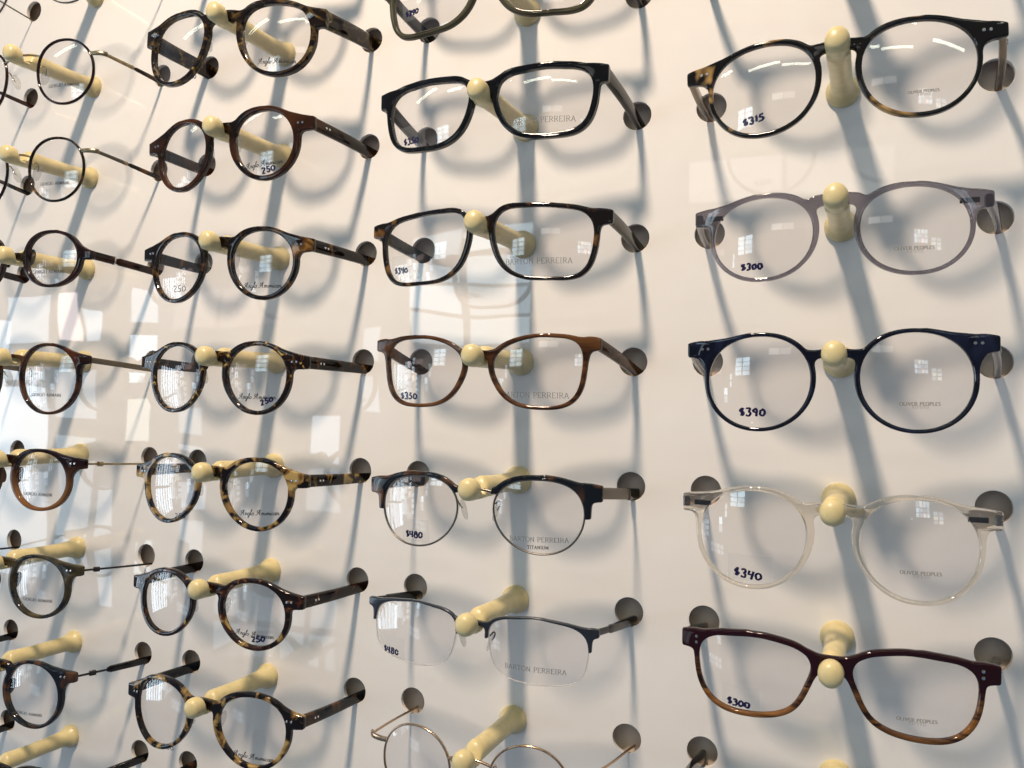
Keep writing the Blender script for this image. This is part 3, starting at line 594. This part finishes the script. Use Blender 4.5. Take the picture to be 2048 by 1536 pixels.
# ---------------------------------------------------------------- eyeglasses
YB = -57.0; CXO = -4.8
WR = [(0, .12, .9, 1.6, .9, 1.6)]
def ace_t(mat, h0=8.0, h1=6.0, tip=None):
    return [(0, 1.2, 1.8, h0 / 2, 1.75, h1 / 2, mat, 'temple')]
def front_field(q, sp):
    xs = np.arange(-82, 82.01, .4); zs = np.arange(-48, 26.01, .4)
    X, Z = np.meshgrid(xs, zs); AX = np.abs(X)
    P = np.array(q); dl = sdf_poly(P, AX, Z)
    c = P.mean(0); vx = AX - c[0]; vz = Z - c[1]; L = np.hypot(vx, vz) + 1e-6
    rt, rs_, rb = sp['rim']
    up = np.clip(vz / L, -1, 1); w = np.where(up > 0, rs_ + (rt - rs_) * up ** 2, rs_ + (rb - rs_) * up ** 2)
    w = w + sp.get('nasal', .4) * np.clip(-vx / L, 0, 1) * np.clip(up + .6, 0, 1)
    f = dl - w
    zb, hb = sp['bridge']
    xi = P[:, 0].min()
    br = seg(AX, Z + sp.get('arch', .01) * AX * AX, 0, zb, xi - 1, zb, hb, hb * 1.1)
    k = sp.get('k', 3.5)
    f = smin(f, br, k)
    W, zt, h = sp['end']
    j = np.argmin(np.hypot(P[:, 0] - (c[0] + sp.get('wx', 7)), P[:, 1] - 40))
    sx, sz = P[j]
    ze = zt - h / 2
    wing = seg(AX, Z, sx, sz - .2, W - h * .5, ze + h * .04, rt * .85, h * .46)
    f = smin(f, wing, k * .5)
    j2 = np.argmin(np.hypot(P[:, 0] - 90, P[:, 1] - (c[1] + 11)))
    f = smin(f, seg(AX, Z, P[j2, 0], P[j2, 1], W - h * .8, ze - .3, rs_ * .5, h * .40), k * .9)
    f = smin(f, box(AX, Z, W - h * .6, ze, h * .6, h / 2, sp.get('endrot', -.03)), 1.5)
    f = np.maximum(f, AX - W)
    if sp.get('notch', True):      # keyhole under the bridge
        pass
    return xs, zs, X, Z, dl, f

def tube_part(name, path, rad, mat, root, **kw):
    V, F = sweep(path, rad, **kw)
    return link_mesh(name, mesh_mm(name, V, F), mat, root, angle=60)

def ellipsoid(c, r, rot=0, n=14, m_=10):
    V = []; F = []
    for i in range(m_ + 1):
        ph = math.pi * i / m_
        for k in range(n):
            th = 2 * math.pi * k / n
            x, y, z = r[0] * math.sin(ph) * math.cos(th), r[1] * math.sin(ph) * math.sin(th), r[2] * math.cos(ph)
            V.append((c[0] + x * math.cos(rot) + z * math.sin(rot), c[1] + y, c[2] - x * math.sin(rot) + z * math.cos(rot)))
    for i in range(m_):
        for k in range(n):
            F.append((i * n + k, i * n + (k + 1) % n, (i + 1) * n + (k + 1) % n, (i + 1) * n + k))
    return V, F

def disc(cx, y, cz, r, d=.5, n=14):
    V = [(cx + r * math.cos(2 * math.pi * k / n), y, cz + r * math.sin(2 * math.pi * k / n)) for k in range(n)]
    V += [(cx + r * .75 * math.cos(2 * math.pi * k / n), y - d * .6, cz + r * .75 * math.sin(2 * math.pi * k / n)) for k in range(n)]
    F = [(k, (k + 1) % n, n + (k + 1) % n, n + k) for k in range(n)] + [tuple(range(n, 2 * n))]
    return V, F

BRANDS = {1: ('GIORGIO ARMANI', G_, 0, 'print_black'), 2: ('Anglo American', SC, .25, 'print_black'), 3: ('BARTON PERREIRA', G_, 0, 'print_grey'), 4: ('OLIVER PEOPLES', G_, 0, 'print_faint')}

def eyeglasses(c, r_, sp):
    q = np.array(LENS[sp.get('lens', (c, r_))], float).reshape(-1, 2)
    q = q + np.array(sp.get('shift', (0, 0)))
    q = smoothcurve(q, 88)
    rd = sp.get('round', 0 if (c, r_) in ((3, 4), (3, 3), (3, 2), (3, 1), (3, 0), (3, -2), (4, -2), (4, -3)) else (.45 if c == 2 else .7))
    lo, hi = q.min(0), q.max(0); cc_ = (lo + hi) / 2; ab = (hi - lo) / 2
    th = np.arctan2((q[:, 1] - cc_[1]) / ab[1], (q[:, 0] - cc_[0]) / ab[0]); e_ = 2 / 2.12
    el = np.c_[cc_[0] + ab[0] * np.sign(np.cos(th)) * np.abs(np.cos(th)) ** e_, cc_[1] + ab[1] * np.sign(np.sin(th)) * np.abs(np.sin(th)) ** e_]
    q = q * (1 - rd) + el * rd
    root = bpy.data.objects.new('eyeglasses', None); COL.objects.link(root)
    root.empty_display_size = .02
    roll = math.radians(sp.get('roll', 0))
    root.location = ((PX[c] * s + CXO) * MM, YB * MM, (r_ * s) * MM)
    root.rotation_euler = (0, -roll, 0)
    root['label'] = sp['label']; root['category'] = 'eyeglasses'; root['group'] = 'eyeglasses hung on the display panel'
    style = sp.get('style', 'acetate'); mat = M[sp['mat']]
    W, zt, h = sp['end']; rim = M[sp.get('rimmat', 'gunmetal')]
    thick = sp.get('thick', 3.8)
    mir = lambda p: [(-a, y, z) for a, y, z in p]
    ring = [(a, wrap(a) - .1, z) for a, z in q]
    if style in ('acetate', 'brow', 'semi'):
        xs, zs, X, Z, dl, f = front_field(q, sp)
        f = np.maximum(f, -dl + (0 if style == 'acetate' else .25))
        if style == 'brow':
            AX = np.abs(X); cut = np.interp(AX, [0, 9, 16, 40, 62, 80], [40, -3, -2, -12, -15, -14]); f = np.maximum(f, cut - Z)
            f = np.maximum(f, 9.6 - AX + .25 * (Z + 2))
        if style == 'semi':
            AX = np.abs(X); cut = np.interp(AX, [0, 8, 16, 40, 60, 80], [-8, -8, -6, -9, -9.5, -9]); f = np.maximum(f, cut - Z)
        lp = [relax(a, max(40, int(len(a) * .62))) for a in contours(f, xs, zs) if len(a) > 40]
        nm = {'acetate': 'front_frame', 'brow': 'brow_bar', 'semi': 'top_bar'}[style]
        fr = link_mesh(nm, plate(nm, lp, thick, min(.85, thick * .24)), mat, root, angle=32)
    if style in ('wire', 'brow', 'semi'):
        w = sp.get('wire', (.75, .95))
        for sg, path in ((1, ring), (-1, mir(ring))):
            if style == 'semi':
                ed = [((p[0]), p[1] + .5, p[2]) for p in path]
                tube_part('lens_edge', ed, (.22, .7), M['lens_edge'], root, n=8, closed=True, up=(0, -1, 0))
            else:
                tube_part('rim', path, w, M[sp.get('ringmat', sp.get('rimmat', 'gunmetal'))], root, n=10, closed=True, up=(0, -1, 0))
        if style != 'semi':
            xi = q[:, 0].min(); zb = sp['bridge'][0]
            j = np.argmin(np.abs(q[:, 1] - (zb - 2.5)) + (q[:, 0] > q[:, 0].mean()) * 99); xb = q[j, 0]
            path = [(xb * t, wrap(xb) * abs(t) - .2 - .9 * (1 - t * t), zb - 2.5 + 2.6 * (1 - t * t)) for t in np.linspace(-1, 1, 15)]
            tube_part('bridge', path, (.85, .8), rim, root, n=10, up=(0, 0, 1))
            if style == 'wire':
                zc = zt - h / 2; j = np.argmin(np.abs(q[:, 1] - zc) + (q[:, 0] < q[:, 0].mean()) * 99); xe = q[j, 0]
                for sg in (1, -1):
                    path = [(sg * (xe + (W - 1.2 - xe) * math.sin(t * math.pi / 2) + .0), wrap(xe) + 5.5 * (1 - math.cos(t * math.pi / 2)) , zc) for t in np.linspace(0, 1, 9)]
                    tube_part('end_piece', path, [(.75, 1.5 + .3 * t) for t in np.linspace(0, 1, 9)], rim, root, n=10, sup=3, up=(0, 0, 1))
    # nose pads
    padz = sp.get('padz', q[:, 1].mean() + 1.5)
    xi = q[:, 0].min()
    for sg in (1, -1):
        if sp.get('pads', style != 'acetate'):
            armx = q[np.argmin(np.abs(q[:, 1] - (padz + 3)) + (q[:, 0] > q[:, 0].mean()) * 99), 0]
            path = [(sg * (armx + .5), 1 + wrap(armx), padz + 3.5), (sg * (armx + 1.5), 3.2, padz + 5), (sg * (armx + 2.0), 5.0, padz + 4), (sg * (armx + .8), 6.2, padz + 1.0), (sg * (armx - .6), 6.4, padz - .5)]
            arm = tube_part('nose_pad_arm', [tuple(v) for v in bez(path, 5)], (.42, .42), rim, root, n=8, up=(1, 0, 0))
            V, F = ellipsoid((sg * (armx - 1.2), 7.0, padz - 1.0), (1.1, 3.4, 6.2), rot=sg * .28)
            link_mesh('nose_pad', mesh_mm('nose_pad', V, F), M['pad'], arm, angle=80)
        elif sp.get('pad_mat', c < 3):
            zz = padz; e = q[np.argmin(np.abs(q[:, 1] - zz) + (q[:, 0] > q[:, 0].mean()) * 99), 0]
            V, F = ellipsoid((sg * (e - .5), wrap(e) + 2.6, zz), (1.4, 3.2, 6.5), rot=sg * .30)
            link_mesh('nose_pad', mesh_mm('nose_pad', V, F), M['pad'] if c == 2 else mat, root, angle=80)
    if style == 'wire':
        ystart = wrap(xe) + 5.1
    # lenses
    grow = smoothcurve(q.mean(0) + (q - q.mean(0)) * (1 + (.6 if style == 'acetate' else .25) / 20), 72)
    for sg in (1, -1):
        g = grow * np.array([sg, 1])
        me, cc, edge, dome, k = lens_mesh('lens', g, yoff=.2)
        me.materials.append(M['lens']); me.materials.append(M['lens_edge'])
        for p in me.polygons:
            if len(p.vertices) == 4:
                pass
        ln = link_mesh('lens', me, M['lens'], root, angle=50)
        surf = lambda x, z, cc=cc, edge=edge, dome=dome: lens_y(x, z, cc, edge, dome, .2)
        mk = MARK.get((c, r_), [None, None]) if not sp.get('nomark') else [None, None]
        if sg == 1 and mk[0]:
            x0, x1, zc = mk[0]; txt, tab, sl, pm_ = BRANDS[c]; wd = x1 - x0
            if c in (3,): x1 = x1; 
            st, kk = text_strokes(txt, tab, wd, sl, .12 if c != 2 else -.02)
            th = {1: .46, 2: .5, 3: .34, 4: .40}[c]
            V, F = ribbon(st, th, {1: .16, 2: .3, 3: .2, 4: .18}[c], surf, (x0, zc - kk * .5), sp.get('tang', 0))
            link_mesh('brand_lettering', mesh_mm('brand_lettering', V, F), M[pm_], ln, smooth=False)
            if c == 4:
                st, kk2 = text_strokes('XIPVXII', G_, wd * .42, 0, .1)
                V, F = ribbon(st, .14, .10, surf, (x0 + wd * .3, zc - kk * .5 - 1.5), sp.get('tang', 0))
                link_mesh('small_lettering', mesh_mm('small_lettering', V, F), M[pm_], ln, smooth=False)
            if sp.get('titanium'):
                st, kk2 = text_strokes('TITANIUM', G_, wd * .36, 0, .14)
                V, F = ribbon(st, .34, .30, surf, (x0 + wd * .31, zc - 5.2))
                link_mesh('small_lettering', mesh_mm('small_lettering', V, F), M['print_black'], ln, smooth=False)
        if mk[1] and sp.get('price') and (sg == 1) == (mk[1][0] > 0):
            x0, x1, zc = mk[1]; bold = sp.get('bold', c > 2)
            wd = x1 - x0
            st, kk = text_strokes(sp['price'], G_, wd, .05, .02)
            hgt = wd / (2.0 if len(sp['price']) == 4 else 1.75)
            st = [[(a, b_ / kk * hgt * .62) for a, b_ in p_] for p_ in st]
            rj = random.Random(c * 31 + r_)
            st = [[(a + rj.uniform(-.22, .22), b_ + rj.uniform(-.24, .24)) for a, b_ in p_] for p_ in st]
            V, F = ribbon(st, 1.25 if bold else .6, .85 if bold else .4, surf, (x0, zc - hgt * .33), sp.get('pang', 0.0), lift=.09)
            link_mesh('handwritten_price', mesh_mm('handwritten_price', V, F), M['ink'], ln, smooth=False)
            if sp.get('film'):
                fx0, fz0, fx1, fz1 = x0 - 2.5, zc - 4.5, x1 + 4.5, zc + 8.5
                V = []; F = []; nx = 9
                for j in range(nx):
                    for i in range(nx):
                        X_ = fx0 + (fx1 - fx0) * i / (nx - 1); Z_ = fz0 + (fz1 - fz0) * j / (nx - 1)
                        V.append((X_, surf(X_, Z_) - .04, Z_))
                for j in range(nx - 1):
                    for i in range(nx - 1): F.append((j * nx + i, j * nx + i + 1, (j + 1) * nx + i + 1, (j + 1) * nx + i))
                inside = sdf_poly(g, np.array([v[0] for v in V]), np.array([v[2] for v in V])) < -.2
                F = [f_ for f_ in F if all(inside[i] for i in f_)]
                if F: link_mesh('clear_film', mesh_mm('clear_film', V, F), M['sticker'], ln)
    # temples
    cr_, sr_ = math.cos(-roll), math.sin(-roll)
    for sg in (1, -1):
        hx = HOLES[(c - 1) * 2 + (1 if sg == 1 else 0)] * s - (PX[c] * s + CXO) + sg * sp.get('splay', 1.0)
        segs = sp['temple']; hh = segs[-1][5]
        hz = -8.1 + hh + sp.get('lift', 0)
        X1, Z1 = hx * cr_ - hz * sr_, hx * sr_ + hz * cr_
        st = (sg * (W - 2.0), (wrap(W) + 1.2 if style != 'wire' else ystart), zt - h / 2 + sp.get('tz', 0))
        en = (X1, -YB + 0.0, Z1)
        def P_(t):
            bow = math.sin(min(max(t, 0), 1) * math.pi) * sp.get('bow', .8) * sg
            return (st[0] + (en[0] - st[0]) * t + bow, st[1] + (en[1] - st[1]) * t, st[2] + (en[2] - st[2]) * t)
        par = root
        for idx, (t0, t1, a0, b0, a1, b1, tm, nm) in enumerate(segs):
            ts = np.linspace(t0, t1, 14)
            rads = []
            for i, t_ in enumerate(ts):
                u = (t_ - t0) / (t1 - t0); e_ = 1.0
                if nm in ('temple_tip', 'joint') and (u < .001 or u > .999): e_ = .55
                rads.append(((a0 + (a1 - a0) * u) * e_, (b0 + (b1 - b0) * u) * e_))
            o = tube_part(nm, [P_(t_) for t_ in ts], rads, M[tm], par, n=16, sup=4.0 if b0 > 1.6 else 2.2, up=(0, 0, 1))
            if idx == 0: par = o
        main = par
        if sp.get('rivets'):
            for d in (0, 2.9):
                if sp['rivets'] == 'v': px_, pz_ = sg * (W - 7.5), zt - h / 2 + 1.4 - d
                else: px_, pz_ = sg * (W - 10.5 + d), zt - h / 2 + .2
                V, F = disc(px_, wrap(px_) - thick / 2 + .02, pz_, .85)
                link_mesh('rivet', mesh_mm('rivet', V, F), M['steel'], fr, smooth=False)
                if sp['temple'][0][3] > 2.5:
                    # rivets on the outer face of the temple
                    px, py, pz = P_(.16 + d / 58)
                    V, F = disc(0, 0, 0, .8)
                    V = [(px + sg * (1.8 - y), py + x, pz + z) for x, y, z in V]
                    link_mesh('rivet', mesh_mm('rivet', V, F), M['steel'], main, smooth=False)
        if sp.get('diamond'):
            px_, pz_ = sg * (W - 10), zt - h / 2 + 1
            V, F = disc(px_, wrap(px_) - thick / 2 + .02, pz_, 3.0, d=1.3, n=4)
            V = [(px_ + (x - px_) * 1.25, y, pz_ + (z - pz_) * .7) for x, y, z in V]
            link_mesh('metal_stud', mesh_mm('metal_stud', V, F), M['steel'], fr, smooth=False)
        if sp.get('coreplate'):
            px_, pz_ = sg * (W - 10), zt - h / 2
            V, F = sweep([(px_ - 4, wrap(px_) + 1.0, pz_), (px_ + 4, wrap(px_) + 1.0, pz_)], (.5, 1.3), n=8, sup=4, up=(0, 0, 1))
            link_mesh('hinge_plate', mesh_mm('hinge_plate', V, F), M['darkmetal'], fr)
    return root

def bez(pts, k):
    P = [np.array(p, float) for p in pts]; P = [P[0]] + P + [P[-1]]; out = []
    for i in range(1, len(P) - 2):
        a, b_, c_, d = P[i - 1], P[i], P[i + 1], P[i + 2]
        for t in np.linspace(0, 1, k, endpoint=False):
            out.append(.5 * ((2 * b_) + (-a + c_) * t + (2 * a - 5 * b_ + 4 * c_ - d) * t * t + (-a + 3 * b_ - 3 * c_ + d) * t ** 3))
    out.append(P[-1]); return out

LENS[(3, -3)] = [v for a in range(40) for v in (34.0 + 22.3 * math.cos(-a * math.pi / 20), -11.0 + 21.6 * math.sin(-a * math.pi / 20))]
SP = {}
def add(c, r_, **k): SP[(c, r_)] = k
RB = (2.0, 3.0, 2.2)
# column one (leftmost)
add(1, 4, lens=(1, 3), style='wire', mat='gunmetal', rimmat='gunmetal', rim=RB, wire=(.6, .7), bridge=(1, 1), end=(70, -1.5, 3), temple=[(0, 1.2, .6, .6, .6, .6, 'gunmetal', 'temple')], short='thin grey wire frame cut off by the top left corner', nomark=1)
wt = lambda m1, m2: [(0, .42, .6, 1.3, .6, 1.5, m1, 'temple'), (.40, .46, .9, 1.5, .9, 1.5, 'antique', 'joint'), (.45, 1.2, .85, 1.5, 1.1, 2.0, m2, 'temple_tip')]
add(1, 3, style='wire', mat='dark_red', rimmat='antique', ringmat='dark_red', rim=RB, wire=(.95, 1.1), bridge=(1.0, 1), end=(72, -1, 3.4), temple=wt('antique', 'dark_red'), short='round black wire frame with antique gold temple and rosy brown tip')
add(1, 2, style='wire', mat='tort_mid', rimmat='antique', ringmat='tort_mid', rim=RB, wire=(.95, 1.1), bridge=(1.0, 1), end=(68, 2.5, 3.4), temple=wt('gunmetal', 'black_brown'), short='round brown flecked wire frame with grey temple, right above the oval frame')
add(1, 1, mat='dark_red', rim=(2.2, 3.6, 2.2), nasal=0, bridge=(.5, 2.2), end=(69, 2.5, 6), temple=[(0, .30, 1.9, 3.0, 1.8, 2.9, 'dark_red', 'temple'), (.29, .315, 2.0, 3.2, 2.0, 3.2, 'steel', 'joint'), (.31, 1.2, 1.6, 2.7, 1.6, 2.8, 'dark_red', 'temple_tip')], short='small oval dark brown frame with a silver ring on its temple')
add(1, 0, mat='red_tort', rim=(2.2, 2.6, 2.0), rimmat='antique', pads=1, bridge=(1.0, 1.3), end=(69, 1.5, 6.0), temple=[(0, 1.2, .5, 2.1, .5, 2.0, 'taupe', 'temple')], short='round red brown tortoise frame with flat taupe metal temple')
add(1, -1, mat='brown_fade', rim=(2.3, 3.4, 2.4), nasal=1, bridge=(.6, 2.4), end=(69, 1.8, 6.6), rivets='h', temple=[(0, 1.2, .55, .75, .55, .8, 'antique', 'temple'), (.16, .24, 1.7, 1.7, 1.7, 1.7, 'antique', 'joint')], lift=2.2, short='round dark brown frame fading to amber with thin gold wire temple')
add(1, -2, mat='olive_dark', rim=(2.3, 3.4, 2.4), nasal=1, bridge=(.2, 2.4), end=(69, .6, 6.8), rivets='h', temple=[(0, 1.2, .55, .75, .55, .8, 'darkmetal', 'temple'), (.16, .24, 1.7, 1.7, 1.7, 1.7, 'darkmetal', 'joint')], lift=.0, short='round dark olive brown frame with thin black wire temple')
add(1, -3, mat='black_brown', shift=(4, 0), rim=(2.4, 3.4, 2.4), nasal=1, bridge=(.2, 2.4), end=(67, 0.0, 6.8), rivets='h', temple=[(0, .45, .6, .8, .6, .8, 'darkmetal', 'temple'), (.18, .27, 1.7, 1.7, 1.7, 1.7, 'darkmetal', 'joint'), (.42, 1.2, 1.5, 2.3, 1.7, 2.7, 'black', 'temple_tip')], short='round black brown frame whose wire temple ends in a thick black sleeve')
add(1, -4, lens=(1, -2), mat='black', shift=(2, -2), rim=(2.4, 3.4, 2.4), nasal=1, bridge=(.2, 2.4), end=(68, -1, 6.8), rivets='h', temple=ace_t('black', 6, 5.4), short='black frame cut off by the bottom left corner', nomark=1)
# column two
add(2, 4, lens=(2, 1), mat='tort_dark', rim=(3, 3.6, 3), bridge=(.8, 2.8), end=(69, 3, 8), temple=ace_t('tort_dark'), short='', nomark=1)
add(2, 3, round=.25, mat='tort_streak', roll=-3, rim=(2.8, 3.2, 2.6), nasal=1.2, bridge=(1.2, 3.0), end=(73.5, 1.6, 11.5), thick=4.6, diamond=1, temple=ace_t('tort_streak', 11.5, 10.5), price='350', short='thick squarish streaked tortoise frame with diamond studs')
add(2, 2, mat='tort_brown', roll=1.8, rim=(3.0, 4.0, 3.0), nasal=1, bridge=(1.0, 3.0), end=(67.5, 2.0, 8.4), rivets='h', temple=ace_t('tort_brown', 8.0, 7.4), price='250', bold=1, tang=.07, pang=.2, short='round plain dark brown tortoise frame right under the diamond studded one')
add(2, 1, mat='tort_mid', rim=(2.8, 3.2, 2.7), nasal=1, bridge=(.8, 3.0), end=(69, .6, 8.2), rivets='h', temple=ace_t('tort_dark', 8.0, 6.4), price='250', short='round dark tortoise frame with amber blotches on its temple')
add(2, 0, mat='tort_fleck', rim=(2.8, 3.2, 2.7), nasal=1, bridge=(.8, 3.0), end=(68, .8, 8.2), rivets='h', temple=ace_t('tort_mid', 8.0, 6.4), price='250', bold=1, pang=.35, short='round tortoise frame with yellow flecks, level with the light brown frame')
add(2, -1, mat='tort_spot', rim=(2.8, 3.2, 2.7), nasal=1, bridge=(.8, 3.0), end=(70, .8, 8.2), rivets='h', temple=ace_t('tort_spot', 8.0, 6.4), price='250', tang=.05, short='round black and tan spotted frame left of the browline frame')
add(2, -2, mat='tort_red', rim=(2.8, 3.2, 2.7), nasal=1, bridge=(.4, 2.8), end=(69, -.4, 8.2), rivets='h', temple=ace_t('tort_red', 8.0, 6.4), price='250', bold=1, tang=-.05, pang=.1, short='round reddish tortoise frame left of the semi-rimless frame')
add(2, -3, mat='tort_spot', rim=(2.8, 3.2, 2.7), nasal=1.6, bridge=(.4, 2.8), end=(71, .6, 8.4), rivets='h', temple=ace_t('black_brown', 8.0, 6.4), price='250', tang=-.05, short='lowest round frame of the second column, tan and black with dark temples')
add(2, -4, lens=(2, 0), mat='tort_dark', rim=(2.8, 3.2, 2.7), bridge=(.4, 2.8), end=(69, 0, 8.2), temple=ace_t('black_brown', 8.0, 6.4), short='', nomark=1)
# column three
add(3, 4, lens=(3, 1), mat='black', rim=(3, 3.6, 2.6), bridge=(1.5, 3), end=(72, 5, 8), temple=ace_t('black'), short='', nomark=1)
add(3, 3, lens=(3, 1), shift=(-1.5, 0), mat='olive', rim=(3, 3.6, 2.6), bridge=(1.5, 3), end=(72, 5, 8), temple=ace_t('black', 8, 8), price='$340', film=1, short='olive grey frame cut off by the top edge')
add(3, 2, mat='black', rim=(2.9, 3.2, 2.7), nasal=.4, bridge=(3.4, 3.6), end=(70.5, 11, 9.5), k=5, thick=4.6, temple=ace_t('black', 9, 7), price='$350', film=1, short='chunky glossy black rectangular frame')
add(3, 1, mat='tort_dark', rim=(2.2, 2.9, 2.0), nasal=.3, bridge=(2.0, 2.4), end=(74, 5.6, 7.6), k=4, temple=ace_t('olive_dark', 7.6, 7.0), price='$340', film=1, short='rectangular dark tortoise frame under the chunky black one')
add(3, 0, mat='brown', rim=(2.0, 2.6, 2.1), nasal=.3, bridge=(1.2, 2.0), end=(69, 10, 6.6), k=4, temple=ace_t('brown', 6.8, 6.0), price='$350', film=1, short='light brown rectangular frame with matching temples')
add(3, -1, round=.3, style='brow', mat='black_brown', rimmat='gunmetal', roll=1.1, rim=(2.6, 3.4, 1), nasal=0, bridge=(-.2, 1), end=(71, 3.5, 9.0), k=5, wire=(.55, .8), thick=3.4, temple=[(0, 1.2, .8, 3.2, .8, 3.2, 'taupe', 'temple'), (.80, 1.21, 1.3, 3.5, 1.3, 3.6, 'black', 'temple_tip')], price='$480', film=1, titanium=1, short='dark browline frame with thin metal rims')
add(3, -2, style='semi', mat='bluemetal', rimmat='darkmetal', roll=-1.1, rim=(1.3, 1.9, 1), nasal=.2, bridge=(.1, 1.3), end=(70.5, 3.2, 4.2), k=3, thick=2.6, temple=[(0, .3, .9, 1.9, .8, 1.8, 'darkmetal', 'temple'), (.26, 1.2, 1.2, 2.3, 1.5, 2.8, 'black', 'temple_tip')], price='$480', film=1, short='semi-rimless frame with a thin dark metal top bar')
add(3, -3, style='wire', mat='gold', rimmat='copper', ringmat='copper', rim=RB, wire=(.65, .8), bridge=(-1, 1), end=(69, -.5, 3.6), temple=[(0, 1.2, .65, .8, .6, .7, 'copper', 'temple')], lift=1, short='round thin coppery wire frame cut off by the bottom edge', nomark=1)
# column four
add(4, 3, lens=(4, 1), mat='black', rim=(2.4, 3, 2.4), bridge=(1, 2.6), end=(68, 3, 7), temple=ace_t('black'), short='', nomark=1)
add(4, 2, round=.6, mat='black_amber', roll=1.9, rim=(1.9, 2.2, 2.0), nasal=1.0, bridge=(1.2, 2.3), end=(72.3, 2.4, 6.6), k=4, rivets='h', temple=ace_t('brown_clear', 6, 5), price='$315', pang=.12, short='black frame with amber patches at the top of the right column')
add(4, 1, mat='grey_clear', roll=.6, rim=(2.0, 2.1, 1.8), nasal=1.3, bridge=(1.0, 2.6), end=(66.8, .8, 7.6), k=4, coreplate=1, temple=ace_t('grey_clear', 6, 5), price='$300', short='see-through smoky grey round frame')
add(4, 0, mat='navy', roll=1.0, rim=(1.9, 2.3, 1.9), nasal=.5, bridge=(1.0, 2.0), end=(69.6, 8.0, 7.4), k=4, rivets='h', temple=ace_t('grey_clear', 6, 5), price='$390', short='large round navy blue frame')
add(4, -1, round=.5, mat='crystal', rim=(2.0, 2.3, 1.9), nasal=2.2, bridge=(1.0, 2.8), end=(71.0, 3.8, 8.8), k=4, coreplate=1, temple=ace_t('grey_clear', 5, 5), price='$340', pang=-.1, film=1, short='colourless crystal clear round frame')
add(4, -2, mat='burgundy', rim=(2.8, 2.5, 2.2), nasal=.4, bridge=(2.4, 3.6), end=(70.5, 8.8, 8.6), k=5, rivets='v', temple=ace_t('black', 8, 6.5), price='$300', film=1, pang=-.05, short='rectangular frame of deep burgundy over striped amber')
add(4, -3, lens=(4, -2), mat='black', rim=(2.6, 3.2, 2.4), bridge=(2.4, 3.2), end=(70.5, 8, 8), k=5, temple=ace_t('black', 8, 7), short='frame below the burgundy and amber one, only its black temple in view', nomark=1)
for key, sp in SP.items():
    c, r_ = key
    sh = sp['short'] or {(2, 4): 'tortoise frame above the diamond studded one', (3, 4): 'black frame above the olive grey one', (4, 3): 'black frame above the one with amber patches', (2, -4): 'tortoise frame below the lowest tan and black one'}[key]
    sp['label'] = sh
    eyeglasses(c, r_, sp)
PEGL = {(1, 4): 'the topmost of the left column, cut by the top edge',
 (1, 3): 'through the uppermost whole round wire frame', (1, 2): 'under the bridge of the brown flecked wire frame', (1, 1): 'that carries the small oval frame', (1, 0): 'that carries the red brown frame with taupe temple',
 (1, -1): 'that carries the amber fading frame with gold wire temple', (1, -2): 'that carries the dark olive brown frame with black wire temple', (1, -3): 'that carries the frame with thick black temple sleeve', (1, -4): 'at the bottom left corner under a cut off frame',
 (2, 4): 'above the diamond studded frame', (2, 3): 'that carries the diamond studded frame', (2, 2): 'that carries the plain dark brown tortoise frame', (2, 1): 'that carries the dark tortoise frame with amber blotched temple',
 (2, 0): 'that carries the yellow flecked tortoise frame', (2, -1): 'that carries the spotted frame beside the browline frame', (2, -2): 'that carries the reddish tortoise frame', (2, -3): 'that carries the lowest tan and black frame', (2, -4): 'below the lowest tan and black frame',
 (3, 4): 'above the olive grey frame', (3, 3): 'at the top edge under the olive grey frame', (3, 2): 'that carries the chunky black frame', (3, 1): 'that carries the rectangular dark tortoise frame', (3, 0): 'that carries the light brown rectangular frame',
 (3, -1): 'that carries the browline frame', (3, -2): 'that carries the semi-rimless frame', (3, -3): 'that carries the coppery wire frame',
 (4, 3): 'above the black frame with amber patches', (4, 2): 'that carries the black frame with amber patches', (4, 1): 'that carries the smoky grey frame', (4, 0): 'that carries the large navy frame',
 (4, -1): 'that carries the crystal clear frame', (4, -2): 'that carries the burgundy and amber frame', (4, -3): 'at the bottom edge below the burgundy and amber frame'}
for (c, r_), tx in PEGL.items():
    peg(c, r_, ('cream plastic peg ' + tx) if not tx.startswith('the ') else 'cream plastic peg, ' + tx)
